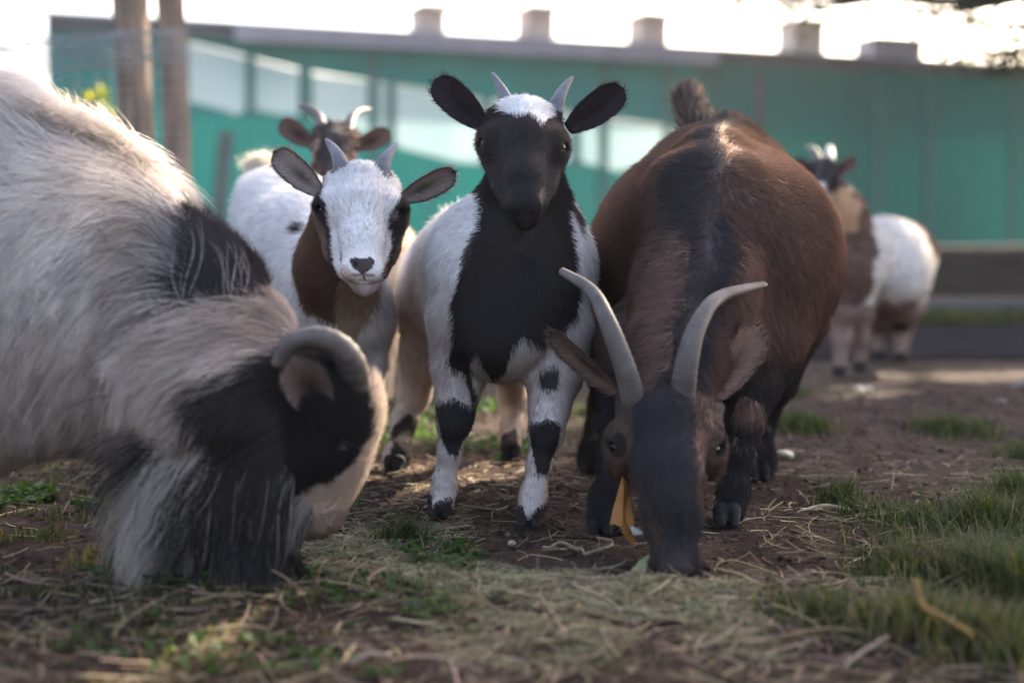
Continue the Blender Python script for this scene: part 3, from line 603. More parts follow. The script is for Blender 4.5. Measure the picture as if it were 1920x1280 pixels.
# ---- the shaggy goat in front
def goat_shaggy():
    r = root('goat', G(300, 1080), 'shaggy cream goat with black cheek and curled horn, head down, at the left', 'goat')
    s = SDF([-1.12, 1.44, -.01], [P(735, 0, 1.6)[0], 2.04, .66], .005)
    s.chain([(-560, 500, 1.78, 290), (-160, 505, 1.77, 256), (60, 488, 1.75, 216)], .05); s.pell(-20, 640, 1.74, 230, 190, 180, .06)
    s.chain([(60, 470, 1.75, 222), (165, 515, 1.72, 184), (270, 595, 1.68, 142), (400, 665, 1.64, 106), (530, 725, 1.61, 82)], .05)
    s.pell(190, 690, 1.70, 170, 100, 130, .06); s.pell(330, 705, 1.65, 120, 84, 90, .06); s.chain([(290, 480, 1.69, 72), (380, 560, 1.66, 62), (470, 640, 1.63, 62)], .05)
    for a in ([(-200, 650, 1.68, 100), (-190, 830, 1.66, 52), (-195, 950, 1.65, 34), (-190, 1035, 1.64, 36)], [(-160, 640, 1.86, 90), (-150, 800, 1.86, 46), (-162, 900, 1.86, 30), (-158, 970, 1.86, 32)],
              [(-620, 600, 1.68, 120), (-640, 790, 1.66, 58), (-600, 930, 1.65, 34), (-610, 1035, 1.64, 36)], [(-600, 600, 1.86, 120), (-600, 780, 1.87, 54), (-570, 900, 1.86, 30), (-575, 970, 1.86, 32)]): s.chain(a, .04)
    # head in profile, nose to the ground
    s.pell(612, 755, 1.60, 84, 88, 76, .04); s.chain([(632, 740, 1.60, 42), (638, 800, 1.60, 37), (612, 880, 1.60, 30), (594, 950, 1.60, 32)], .035)
    s.chain([(590, 780, 1.60, 92), (585, 870, 1.60, 76), (588, 950, 1.60, 40)], .04); s.pell(594, 965, 1.60, 40, 34, 38, .015); s.chain([(545, 850, 1.60, 66), (560, 940, 1.60, 40), (570, 968, 1.60, 30)], .02)
    s.chain([(500, 760, 1.60, 90), (470, 860, 1.60, 60)], .04); s.chain([(440, 740, 1.59, 76), (415, 830, 1.58, 40)], .04)
    s.pell(638, 836, 1.568, 26, 26, 20, .015); c = P(642, 842, 1.562); s.cone(c, c+nrm(np.array([.2, -1, 0]))*.03, R(9, 1.56), R(13, 1.56), .003, cut=True)
    s.chain([(628, 972, 1.578, 5), (640, 958, 1.575, 6)], .004, cut=True); s.chain([(575, 985, 1.572, 3), (612, 975, 1.565, 3)], .003, cut=True)
    blk = Patch(1.57, [(704, 712), (680, 740), (690, 800), (684, 836), (664, 874), (622, 910), (575, 925), (545, 945), (560, 990), (520, 1050), (425, 1050), (430, 900), (420, 850), (415, 800), (420, 750), (450, 700), (500, 680), (560, 640), (640, 650), (690, 690)], 0, 1.66)
    mane = Patch(1.66, [(372, 575), (385, 510), (398, 440), (405, 340), (540, 340), (540, 460), (535, 560), (480, 585), (420, 575)], 0, 1.8)
    def base(q):
        c = np.tile(CREAM*1.05, (len(q), 1)); g = noise3(q@np.array([[1, 0, .35], [0, 1, 0], [-.35, 0, .35]]), 26, 8)
        k = np.clip(g*2.2-.5, 0, 1)[:, None]*.6; c = c*(1-k)+np.array([.10, .085, .085])*k
        w_ = np.clip(noise3(q*np.array([1, 1, .5]), 24, 21)-.1, 0, 1)[:, None]*.5; c = c*(1-w_)+WHITE*w_
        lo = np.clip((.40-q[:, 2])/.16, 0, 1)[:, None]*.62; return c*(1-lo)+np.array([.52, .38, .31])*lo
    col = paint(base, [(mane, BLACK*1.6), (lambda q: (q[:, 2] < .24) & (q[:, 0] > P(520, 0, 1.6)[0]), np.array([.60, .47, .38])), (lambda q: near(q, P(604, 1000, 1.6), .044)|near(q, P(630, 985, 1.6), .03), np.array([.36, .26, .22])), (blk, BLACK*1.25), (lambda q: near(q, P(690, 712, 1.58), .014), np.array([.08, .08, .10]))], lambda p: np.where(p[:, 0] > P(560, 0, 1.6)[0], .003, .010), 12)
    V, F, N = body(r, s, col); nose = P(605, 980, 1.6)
    headm = lambda p: (p[:, 0] > P(545, 0, 1.6)[0]) & (p[:, 2] < P(0, 690, 1.6)[2])
    def comb(p, n):
        nk = np.clip((p[:, 0]-P(330, 0, 1.6)[0])/.14, 0, 1)[:, None]
        mn = mane(p)[:, None]; rd = np.clip((n[:, 2]-.25)/.5, 0, 1)[:, None]*np.clip((noise3(p, 14, 39)+.5), 0, 1)[:, None]; bodyd = np.where(mn, np.array([-.05, 0, 1.1]), np.array([-.55, .0, -.75])*(1-rd)+np.array([-.45, .25, .8])*rd)+np.stack([noise3(p, 9, 31)*.45, noise3(p, 9, 32)*.2, noise3(p, 9, 33)*.25], 1)
        return np.where(headm(p)[:, None], nrm(p-nose)*[.9, 1, .9], np.where(mn, bodyd, bodyd*(1-nk)+np.array([-.9, 0, -.25])*nk))
    def length(p, n):
        hd = headm(p); L = .063+.024*noise3(p, 12, 5); ridge = np.clip(n[:, 2], 0, 1); L = L+ridge*.026
        nk = np.clip((p[:, 0]-P(420, 0, 1.6)[0])/.08, 0, 1); L = L*(1-nk)+.035*nk
        L = np.where(hd, np.clip(np.linalg.norm(p-nose, axis=1)*.14, .006, .02), L)
        L = np.where((p[:, 2] < .12) & ~hd, .012, L)
        return np.where(near(p, P(642, 842, 1.555), .009), 0, L)
    f = Fur()
    f.grow(V, F, N, 120000, length, comb, col, .00045, lambda p: .35+1.0*np.clip((p[:, 2]-.42)/.1, 0, 1), 7, droop=.35, jit=.17, clump=.62, clumps=2600, curl=.35, far=.45, dens=lambda c: np.where(c[:, 0] < -.62, .25, np.where((c[:, 0] > P(545, 0, 1.6)[0]) & (c[:, 2] < P(0, 690, 1.6)[2]), 1e-6, 1)))
    f.grow(V, F, N, 42000, length, comb, col, .00040, .4, 5, jit=.2, dens=lambda c: np.where((c[:, 0] > P(535, 0, 1.6)[0]) & (c[:, 2] < P(0, 680, 1.6)[2]), 1, 1e-6))
    # mane tuft that stands up and falls over the withers
    f.grow(V, F, N, 14000, lambda p, n: rng.uniform(.035, .065, len(p)), lambda p, n: np.tile([.02, -.05, 1.], (len(p), 1)), lambda p, n: np.tile(BLACK*1.5, (len(p), 1)), .0005, .5, 7, droop=0, jit=.12, clump=.6, clumps=110, dens=lambda c: mane(c).astype(float)+1e-9)
    # beard: locks sweeping from the throat to the ground
    def bcol(p, n):
        u = rng.random(len(p)); g = noise3(p, 90, 77); wt = (p[:, 0] < P(430, 0, 1.6)[0]) & (g > -.3) | (g > .72)
        c = np.tile(BLACK*1.3, (len(p), 1)); c[wt] = [.55, .48, .44]; c[u > .93] = [.35, .28, .25]; return c
    thr = Patch(1.58, [(405, 800), (480, 800), (560, 860), (575, 950), (520, 960), (440, 940), (412, 880)], 0, 1.68)
    f.grow(V, F, N, 15000, lambda p, n: np.interp(p[:, 0], [P(330, 0, 1.6)[0], P(450, 0, 1.6)[0], P(560, 0, 1.6)[0]], [.15, .20, .12])*rng.uniform(.75, 1.1, len(p)), lambda p, n: np.array([-.42, -.12, -.9])+np.stack([noise3(p, 20, 41)*.2]*3, 1), bcol, .00055, .25, 10, droop=1.0, jit=.10, clump=.5, clumps=220, curl=.2, dens=lambda c: thr(c).astype(float)+1e-9)
    f.grow(V, F, N, 4200, lambda p, n: rng.uniform(.11, .20, len(p)), lambda p, n: np.array([-1., -.15, -.30])+np.stack([noise3(p, 30, 43)*.2]*3, 1), lambda p, n: np.array([.62, .54, .50])*np.where(noise3(p, 120, 78) > -.25, 1., .06)[:, None], .0005, .35, 11, droop=1.2, jit=.12, clump=.5, clumps=70, curl=.3, dens=lambda c: (near(c, P(408, 845, 1.56), .034) & (c[:, 1] < 1.6)).astype(float)+1e-9)
    f.grow(V, F, N, 380, lambda p, n: rng.uniform(.02, .065, len(p)), lambda p, n: np.tile([-.45, -.35, -.6], (len(p), 1)), lambda p, n: np.array([.50, .44, .42])*(.25+.75*(rng.random((len(p), 1)) < .7)), .00045, .5, 8, droop=1.3, jit=.30, clump=.2, clumps=40, dens=lambda c: near(c, P(565, 935, 1.57), .022).astype(float)+1e-9)
    for pts, cnt in zip(f.P, f.Rd): pts[0][:, :, 2] = np.maximum(pts[0][:, :, 2], .004+.004*rng.random(pts[0].shape[:2]))
    ear(r, P(604, 770, 1.553), P(550, 668, 1.505), np.array([-.05, -1., .25]), R(50, 1.52), BLACK*2, np.array([.13, .085, .075]), f, edge=(.22, .16, .14), cup=.75)
    horn(r, [P(662, 726, 1.575), P(660, 686, 1.55), P(634, 648, 1.535), P(590, 632, 1.53), P(545, 646, 1.53), P(518, 688, 1.535)], R(31, 1.55), R(12, 1.55), HORN_TAN, 14, .035, 60)
    horn(r, [P(656, 730, 1.625), P(650, 694, 1.65), P(624, 662, 1.665), P(590, 648, 1.67), P(552, 660, 1.67), P(530, 696, 1.665)], R(31, 1.65), R(12, 1.65), HORN_TAN, 12, .03, 60)
    eye(r, P(641, 842, 1.561), R(14, 1.55), (.35, -.93, 0), (.14, .07, .03)); eye(r, P(640, 842, 1.638), R(16, 1.64), (.35, .93, 0), (.03, .016, .01))
    for a, Y in ((-190, 1.64), (-158, 1.86), (-610, 1.64), (-575, 1.86)):
        g = P(a, 700, Y); g[2] = 0; hoof(r, g, .027, (1, -.2))
    f.build(r)

# ---- the horned goat behind the white-faced kid
def goat_back():
    r = root('goat', G(690, 770), 'tan goat with a black face stripe and spread horns, standing behind the white-faced kid', 'goat')
    s = SDF([P(540, 0, 3)[0]-.02, 2.75, -.01], [P(790, 0, 3.4)[0]+.05, 3.85, .80], .006)
    s.pell(690, 505, 3.18, 92, 100, 150, .05); s.chain([(690, 505, 3.15, 92), (680, 500, 3.55, 88)], .05); s.chain([(625, 330, 3.0, 44), (650, 420, 3.06, 62)], .04)
    for a in ([(725, 560, 3.1, 44), (722, 640, 3.1, 20), (720, 760, 3.1, 13)], [(650, 560, 3.1, 44), (648, 640, 3.1, 20), (646, 760, 3.1, 13)],
              [(715, 560, 3.6, 44), (712, 640, 3.64, 20), (708, 718, 3.6, 13)], [(650, 560, 3.6, 44), (648, 640, 3.64, 20), (645, 718, 3.6, 13)]): s.chain(a, .03)
    s.pell(628, 262, 2.97, 46, 34, 44, .02); s.chain([(628, 282, 2.92, 38), (626, 340, 2.84, 24), (626, 360, 2.82, 22)], .02)
    str_ = Patch(2.9, [(596, 220), (660, 220), (648, 300), (642, 380), (612, 380), (606, 300)], 0, 3.06)
    fc = Patch(2.9, [(578, 262), (598, 262), (600, 330), (586, 330)], 0, 3.0); fc2 = Patch(2.9, [(658, 262), (678, 262), (672, 330), (656, 330)], 0, 3.0)
    col = paint(np.array([.68, .52, .38]), [(lambda q: (q[:, 2] > .42) & (q[:, 1] < 3.06), np.array([.10, .06, .05])), (fc, np.array([.50, .34, .30])), (fc2, np.array([.50, .34, .30])), (str_, BLACK*1.5)], .006, 15)
    V, F, N = body(r, s, col); f = Fur(); f.grow(V, F, N, 16000, lambda p, n: np.full(len(p), .018), lambda p, n: np.tile([0, .6, -.8], (len(p), 1)), col, .0009, .35, 3)
    ear(r, P(588, 272, 2.96), P(524, 228, 2.97), FRONT+[.2, 0, .2], R(22, 2.96), np.array([.09, .055, .045]), np.array([.10, .065, .055]), None); ear(r, P(668, 276, 2.96), P(732, 248, 2.97), FRONT+[-.2, 0, .2], R(20, 2.96), np.array([.09, .055, .045]), np.array([.10, .065, .055]), None)
    horn(r, [P(604, 246, 2.96), P(597, 220, 3.0), P(580, 204, 3.04), P(560, 198, 3.08)], R(11, 3), R(3, 3), HORN_TAN, 8, .03); horn(r, [P(652, 246, 2.96), P(660, 220, 3.0), P(676, 208, 3.04), P(694, 206, 3.08)], R(11, 3), R(3, 3), HORN_TAN, 8, .03)
    eye(r, P(589, 276, 2.93), .011, (-.8, -.6, 0)); eye(r, P(667, 276, 2.93), .011, (.8, -.6, 0))
    for a, Y in ((720, 3.09), (646, 3.09), (708, 3.59), (645, 3.59)):
        g = P(a, 700, Y); g[2] = 0; hoof(r, g, .02, (0, -1))
    f.build(r)

# ---- the goat far off on the right
def goat_far():
    r = root('goat', G(1650, 690), 'white goat with brown shoulders and rump, standing far off by the green barn', 'goat')
    s = SDF([P(1480, 0, 4.1)[0]-.02, 3.6, -.01], [P(1775, 0, 4.4)[0]+.05, 4.75, .75], .007)
    s.chain([(1605, 495, 3.98, 62), (1655, 488, 4.12, 74), (1688, 480, 4.32, 66)], .05); s.pell(1658, 520, 4.15, 78, 76, 120, .05)
    s.chain([(1600, 480, 3.95, 60), (1575, 400, 3.9, 40), (1552, 350, 3.88, 30)], .05); s.chain([(1590, 510, 3.9, 52), (1590, 560, 3.92, 46)], .04)
    for a in ([(1580, 580, 3.9, 32), (1578, 630, 3.9, 15), (1574, 690, 3.88, 11)], [(1610, 590, 4.0, 30), (1612, 630, 4.0, 14), (1612, 685, 4.0, 10)],
              [(1650, 580, 4.35, 42), (1648, 620, 4.4, 15), (1646, 668, 4.36, 10)], [(1690, 570, 4.3, 44), (1690, 615, 4.38, 16), (1688, 668, 4.3, 11)]): s.chain(a, .03)
    s.pell(1545, 318, 3.86, 26, 22, 28, .02); s.chain([(1545, 325, 3.83, 22), (1535, 352, 3.75, 13)], .02)
    br = Patch(4.0, [(1530, 330), (1620, 380), (1622, 470), (1600, 560), (1596, 606), (1540, 606), (1545, 450)], 0, 4.2)
    rp = Patch(4.2, [(1670, 370), (1790, 390), (1780, 480), (1745, 470), (1715, 425)], 3, 5)
    col = paint(np.array([.62, .57, .53]), [(br, BROWN*1.1), (lambda q: near(q, P(1572, 392, 3.86), .06), np.array([.50, .30, .17])), (rp, BROWN*1.3), (lambda q: (q[:, 2] > P(0, 352, 3.85)[2]) & (q[:, 0] < P(1600, 0, 3.9)[0]), DARK*1.6), (lambda q: (q[:, 2] < .19), np.array([.26, .18, .15])), (lambda q: near(q, P(1690, 612, 4.3), .04), BROWN)], .012, 19)
    V, F, N = body(r, s, col); f = Fur(); f.grow(V, F, N, 12000, lambda p, n: np.full(len(p), .016), lambda p, n: np.tile([.3, .5, -.8], (len(p), 1)), col, .0012, .35, 3)
    ear(r, P(1562, 325, 3.86), P(1606, 300, 3.88), FRONT+[-.2, 0, .2], R(14, 3.86), np.array([.10, .05, .04]), np.array([.14, .08, .07]), None); ear(r, P(1528, 322, 3.86), P(1490, 300, 3.88), FRONT, R(14, 3.86), np.array([.10, .05, .04]), np.array([.14, .08, .07]), None)
    horn(r, [P(1534, 304, 3.86), P(1528, 286, 3.9), P(1515, 276, 3.96)], R(10, 3.9), R(4, 3.9), HORN_TAN, 6, .03); horn(r, [P(1554, 304, 3.86), P(1556, 288, 3.9), P(1556, 276, 3.96)], R(10, 3.9), R(5, 3.9), simple('sunlit horn', (.45, .40, .33), .4, .2, 30), 6, .03)  # second horn is a paler copy, with the sun on it put into its colour
    eye(r, P(1560, 320, 3.84), .010, (.8, -.6, 0))
    for a, Y in ((1574, 3.87), (1612, 3.99), (1646, 4.35), (1688, 4.29)):
        g = P(a, 700, Y); g[2] = 0; hoof(r, g, .02, (-.3, -1))
    f.build(r)

# ------------------------------------------------------------------ ground
def gz(x, y):
    p = np.stack([x, y, np.zeros_like(x)], 1); near_ = np.clip((4.2-y)/1.0, 0, 1)
    z = .006*noise3(p, 14, 51)+.004*noise3(p, 45, 52)+.0025*noise3(p, 130, 53)-.004
    m = np.exp(-((y-(1.525+.03*np.sin(x*4)))/.055)**2)*np.clip((.50-x)/.15, 0, 1)*np.clip((x+.50)/.2, 0, 1)*.007
    fg = np.clip((1.5-y)/.3, 0, 1)*.010
    return (z*near_+m-fg)
def axis(a, b, st, lim, g=1.18):
    v = list(np.arange(a, b, st)); s_ = st; x = b
    while x < lim: v.append(x); s_ *= g; x += s_
    return v
xs = np.array(sorted(set([-q for q in axis(0, 1.9, .011, 150)]+axis(0.0001, 2.3, .011, 150)))); ys = np.array(sorted([.8-q for q in axis(.03, .04, .03, 30)]+axis(.8, 4.2, .011, 250)))
GX, GY = np.meshgrid(xs, ys, indexing='ij'); GX = GX.ravel(); GY = GY.ravel(); GZ = gz(GX, GY)
nx_, ny_ = len(xs), len(ys); I = np.arange(nx_*ny_).reshape(nx_, ny_)
GF = np.stack([I[:-1, :-1], I[1:, :-1], I[1:, 1:], I[:-1, 1:]], -1).reshape(-1, 4)
def groundmat():
    m, t, N, L = newmat('bare soil'); b = N['Principled BSDF']; b.inputs['Roughness'].default_value = .95; b.inputs['Specular IOR Level'].default_value = .15
    tc = N.new('ShaderNodeTexCoord')
    def noi(s, d=8):
        n = N.new('ShaderNodeTexNoise'); n.inputs['Scale'].default_value = s; n.inputs['Detail'].default_value = d; n.inputs['Roughness'].default_value = .65; L.new(tc.outputs['Object'], n.inputs['Vector']); return n
    a, c, e = noi(55), noi(3), noi(220, 3)
    r = N.new('ShaderNodeValToRGB'); r.color_ramp.elements[0].position = .33; r.color_ramp.elements[0].color = (.024, .015, .012, 1)
    r.color_ramp.elements[1].position = .72; r.color_ramp.elements[1].color = (.108, .068, .048, 1); x = r.color_ramp.elements.new(.5); x.color = (.050, .032, .024, 1)
    L.new(a.outputs[0], r.inputs[0]); mx = N.new('ShaderNodeMix'); mx.data_type = 'RGBA'; mx.blend_type = 'MULTIPLY'; mx.inputs['Factor'].default_value = .6
    r2 = N.new('ShaderNodeValToRGB'); r2.color_ramp.elements[0].position = .35; r2.color_ramp.elements[0].color = (.55, .5, .5, 1); r2.color_ramp.elements[1].position = .65; r2.color_ramp.elements[1].color = (1.2, 1.15, 1.1, 1)
    L.new(c.outputs[0], r2.inputs[0]); L.new(r.outputs[0], mx.inputs['A']); L.new(r2.outputs[0], mx.inputs['B']); L.new(mx.outputs['Result'], b.inputs['Base Color'])
    bp = N.new('ShaderNodeBump'); bp.inputs['Strength'].default_value = .8; bp.inputs['Distance'].default_value = .006
    ad = N.new('ShaderNodeMath'); L.new(a.outputs[0], ad.inputs[0]); L.new(e.outputs[0], ad.inputs[1]); L.new(ad.outputs[0], bp.inputs['Height']); L.new(bp.outputs[0], b.inputs['Normal']); return m
o = mesh('ground', np.stack([GX, GY, GZ], 1), GF, groundmat()); put(o, kind='structure')
o = MB(); yy = [4.25, 4.9, 5.6, 6.35]; xx = np.linspace(-9, 14, 40)
V = []; F = []
for i, x in enumerate(xx):
    for j, y in enumerate(yy): V.append((x, y+(.10*math.sin(x*1.3+j) if j in (0, 3) else 0), .006))
for i in range(len(xx)-1):
    for j in range(3): F.append((i*4+j, i*4+4+j, i*4+5+j, i*4+1+j))
put(mesh('path', V, F, simple('trodden path', (.040, .034, .036), .95, .35, 8, bump=.3, spec=0)), kind='structure')

V = []; F = []; xx = np.linspace(-6, 16, 90)
for i, x in enumerate(xx):
    for j, (dy, dz) in enumerate([(-.55, -.02), (-.35, .10), (-.12, .24), (.15, .31), (.5, .27), (1.1, -.02)]): V.append((x, 9.1+.12*(x-2)+dy+.05*math.sin(x*2.1+j), dz*(1+.18*math.sin(x*1.7)+.1*math.sin(x*4.3+j))))
for i in range(len(xx)-1):
    for j in range(5): F.append((i*6+j, i*6+6+j, i*6+7+j, i*6+1+j))
put(mesh('earth_bank', V, F, simple('bank earth', (.055, .040, .033), .95, scale=5, col2=(.030, .028, .018), bump=.6, spec=0)), kind='structure')
def nz(v): return gz(v[:, 0], v[:, 1])
GRASSM = attrmat('grass blade', .6, .25, .45, (1.2, 1.3, .5)); STRAWM = attrmat('dry straw', .7, .2, .2)
def blades(base, h, wd, lean=.5, m=5, flat=False, curl=.4):
    n = len(base); a = rng.random(n)*6.283; d = np.stack([np.cos(a), np.sin(a), np.zeros(n)], 1); up = np.array([0, 0, 1.])
    t = np.linspace(0, 1, m)[None, :, None]; L = h[:, None, None]
    if flat:
        b = rng.normal(size=(n, 1, 1))*curl; sd = np.stack([-d[:, 1], d[:, 0], d[:, 2]], 1); tilt = rng.normal(size=(n, 1, 1))*.13
        pts = base[:, None]+d[:, None]*L*(t-.5)+sd[:, None]*L*b*(t-.5)**2+up*(L*(np.abs(tilt)*t+.0)+.003)
        w = np.ones((n, m))*wd[:, None]*.5; side = nrm(sd+up*rng.normal(size=(n, 1))*.7)
    else:
        ln = (lean*(.3+rng.random((n, 1, 1))*1.0)); pts = base[:, None]+up*L*(t-.25*ln*t*t)+d[:, None]*L*ln*t**2
        w = wd[:, None]*.5*(1-.93*np.linspace(0, 1, m)[None]**1.4); side = np.stack([-d[:, 1], d[:, 0], d[:, 2]], 1)
    return ribbons(pts, w, side)
def scatter(poly, n, reject=None):
    """points on the ground inside an outline given at photo pixels"""
    q = np.array([G(a, b)[:2] for a, b in poly]); lo, hi = q.min(0), q.max(0); out = []
    while sum(map(len, out)) < n:
        c = lo+(hi-lo)*rng.random((n*2, 2)); c = c[inpoly(c[:, 0], c[:, 1], q)]
        if reject is not None: c = c[reject(c)]
        out.append(c)
    c = np.vstack(out)[:n]; return np.stack([c[:, 0], c[:, 1], gz(c[:, 0], c[:, 1])], 1)
def tuft(px, py, rpx, n):
    g = G(px, py); r = rpx*g[1]/FPX; a = rng.random(n)*6.283; q = r*np.abs(rng.normal(size=n))*.55
    p = np.stack([g[0]+q*np.cos(a), g[1]+q*np.sin(a)*1.6, np.zeros(n)], 1); p[:, 2] = nz(p); return p
GV, GFc, GC = [], [], []; off = 0
def addg(V, F, c, m=5):
    global off
    GV.append(V); GFc.append(F+off); GC.append(np.repeat(c, 2*m, 0)); off += len(V)
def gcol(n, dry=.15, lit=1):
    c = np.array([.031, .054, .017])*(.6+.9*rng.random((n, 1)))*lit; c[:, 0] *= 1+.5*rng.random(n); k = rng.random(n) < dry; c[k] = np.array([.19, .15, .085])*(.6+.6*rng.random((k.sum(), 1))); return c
for px, py, rp, n, h, dr in [(1498, 800, 60, 1100, .040, .06), (1785, 800, 78, 1200, .034, .1), (1470, 735, 60, 500, .03, .1), (1585, 935, 55, 420, .040, .1), (1640, 960, 60, 420, .035, .1), (1720, 985, 90, 900, .036, .12), (1850, 985, 90, 1500, .055, .1), (1915, 950, 60, 900, .065, .1), (1930, 850, 60, 400, .04, .1),
        (1700, 1060, 120, 900, .04, .25), (1850, 1080, 130, 1500, .055, .2), (1560, 1150, 80, 600, .036, .4), (1700, 1170, 110, 900, .05, .4), (1850, 1200, 130, 1000, .05, .4), (1470, 1140, 60, 260, .028, .4), (1920, 1120, 100, 1200, .07, .2),
        (762, 1005, 36, 220, .036, .1), (835, 1030, 42, 260, .014, .1), (725, 1010, 40, 120, .03, .2), (985, 1090, 50, 60, .012, .2), (655, 950, 20, 40, .035, .1), (2050, 1000, 150, 1200, .06, .2), (2100, 850, 120, 700, .05, .2), (1100, 770, 70, 350, .025, .1), (1000, 745, 60, 300, .02, .1)]:
    p = tuft(px, py, rp, n); addg(*blades(p, h*(.4+.8*rng.random(n)), .0016+.0014*rng.random(n), .8), gcol(n, dr))
def addarea(poly, n, h, dr, lean=.7, wd=.0018, rj=None, lit=1):
    p = scatter(poly, n, rj); addg(*blades(p, h*(.4+.9*rng.random(n)), wd*(.7+.6*rng.random(n)), lean), gcol(n, dr, lit))
pat = lambda s, th, sd: (lambda c: noise3(np.column_stack([c, c[:, 0]*0]), s, sd) > th)
addarea([(-350, 880), (330, 860), (260, 1000), (-350, 1000)], 1800, .014, .25, rj=pat(22, .1, 61))
addarea([(-300, 1000), (220, 1000), (560, 1100), (-300, 1130)], 2000, .016, .35, rj=pat(22, 0, 62))
addarea([(-200, 1080), (900, 1080), (900, 1330), (-200, 1330)], 2600, .014, .35, rj=pat(20, .25, 63))
addarea([(600, 1150), (2000, 1200), (2000, 1340), (600, 1340)], 700, .012, .5, rj=pat(20, .3, 64))
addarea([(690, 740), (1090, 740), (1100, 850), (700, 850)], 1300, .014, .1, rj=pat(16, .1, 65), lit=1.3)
addarea([(-300, 700), (1300, 700), (1300, 760), (-300, 760)], 1600, .02, .1, rj=pat(9, 0, 66))
addarea([(1250, 598), (2300, 598), (2300, 612), (1250, 612)], 6000, .07, .15, wd=.006, rj=None)
addarea([(1380, 600), (2200, 600), (2200, 1000), (1380, 1000)], 900, .014, .3, rj=pat(7, .55, 67))
# clover: round leaflets close to the soil
def clover(poly, n, rj, sz=.0045, lit=1):
    global off
    c = scatter(poly, n, rj); k = 3; a = rng.random((n, 1))*6.283+np.arange(3)[None]*2.094; hh = .004+.012*rng.random((n, 1))
    ctr = c[:, None]+np.stack([np.cos(a)*sz*.9, np.sin(a)*sz*.9, np.broadcast_to(hh, a.shape)], -1); ctr = ctr.reshape(-1, 3); N_ = len(ctr); r = sz*(.6+.7*rng.random(N_))
    th = np.linspace(0, 6.283, 6, endpoint=False); tx = rng.normal(size=(N_, 2))*.45
    V = np.stack([ctr[:, None, 0]+r[:, None]*np.cos(th), ctr[:, None, 1]+r[:, None]*np.sin(th), ctr[:, None, 2]+r[:, None]*(np.cos(th)*tx[:, :1]+np.sin(th)*tx[:, 1:])], -1).reshape(-1, 3)
    b = np.arange(N_)*6; F = np.vstack([np.stack([b, b+1, b+2, b+3], 1), np.stack([b, b+3, b+4, b+5], 1)])
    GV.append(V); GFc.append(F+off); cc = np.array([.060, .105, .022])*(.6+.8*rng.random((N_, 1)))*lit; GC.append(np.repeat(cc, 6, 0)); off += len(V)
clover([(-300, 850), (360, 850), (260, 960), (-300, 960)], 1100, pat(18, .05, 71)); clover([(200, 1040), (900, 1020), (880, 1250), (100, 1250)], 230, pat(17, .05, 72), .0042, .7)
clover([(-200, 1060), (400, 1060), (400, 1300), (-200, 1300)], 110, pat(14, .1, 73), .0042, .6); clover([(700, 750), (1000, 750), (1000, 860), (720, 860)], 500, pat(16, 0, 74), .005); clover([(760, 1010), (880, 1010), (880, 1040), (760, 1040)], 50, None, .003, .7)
put(mesh('grass', np.vstack(GV), np.vstack(GFc), GRASSM, None, np.vstack(GC)), 'short green grass and clover growing in patches on the bare soil', 'grass', kind='stuff')
# hay and straw lying about
def lying(name, specs, label, cat):
    V_, F_, C_ = [], [], []; of = 0
    for poly, n, L0, L1, wd, cols, rj in specs:
        p = scatter(poly, n, rj); V, F = blades(p, rng.uniform(L0, L1, n), wd*(.5+.9*rng.random(n)), flat=True, curl=.5); V_.append(V); F_.append(F+of); of += len(V)
        c = np.array(cols)[rng.integers(0, len(cols), n)]*(.55+.7*rng.random((n, 1))); C_.append(np.repeat(c, 10, 0))
    put(mesh(name, np.vstack(V_), np.vstack(F_), STRAWM, None, np.vstack(C_)), label, cat, kind='stuff')
HG, HB, HP = (.20, .195, .105), (.27, .20, .115), (.34, .285, .18)
hayp = [(560, 1010), (700, 990), (760, 1025), (900, 1050), (1060, 1082), (1230, 1100), (1420, 1105), (1460, 1150), (1350, 1172), (1180, 1165), (980, 1145), (760, 1100), (600, 1080), (480, 1070)]
lying('hay', [(hayp, 15000, .006, .026, .0011, [HG, HG, HB, HP], None), ([(640, 950), (880, 950), (900, 1030), (640, 1040)], 1500, .006, .03, .0011, [HG, HB, HP], None), ([(560, 1060), (1400, 1100), (1500, 1250), (500, 1250)], 3500, .006, .03, .0012, [HG, HB], pat(12, .1, 81))], 'finely chopped greenish hay strewn across the soil in front of the goats', 'hay')
lying('straw', [([(-400, 840), (2300, 840), (2300, 1340), (-400, 1340)], 2600, .012, .07, .0016, [HB, HP, (.2, .14, .09)], None), ([(1440, 940), (1760, 940), (1760, 1120), (1400, 1120)], 170, .02, .09, .0016, [HB, HP, (.48, .36, .18)], None), ([(-200, 1060), (2000, 1100), (2000, 1340), (-200, 1340)], 1200, .02, .09, .0018, [HB, (.2, .13, .09), (.28, .19, .14)], None), ([(600, 850), (1100, 850), (1100, 950), (600, 950)], 500, .008, .03, .0020, [HB, (.4, .28, .2)], None)], 'loose dry straw stalks scattered over the soil', 'straw')
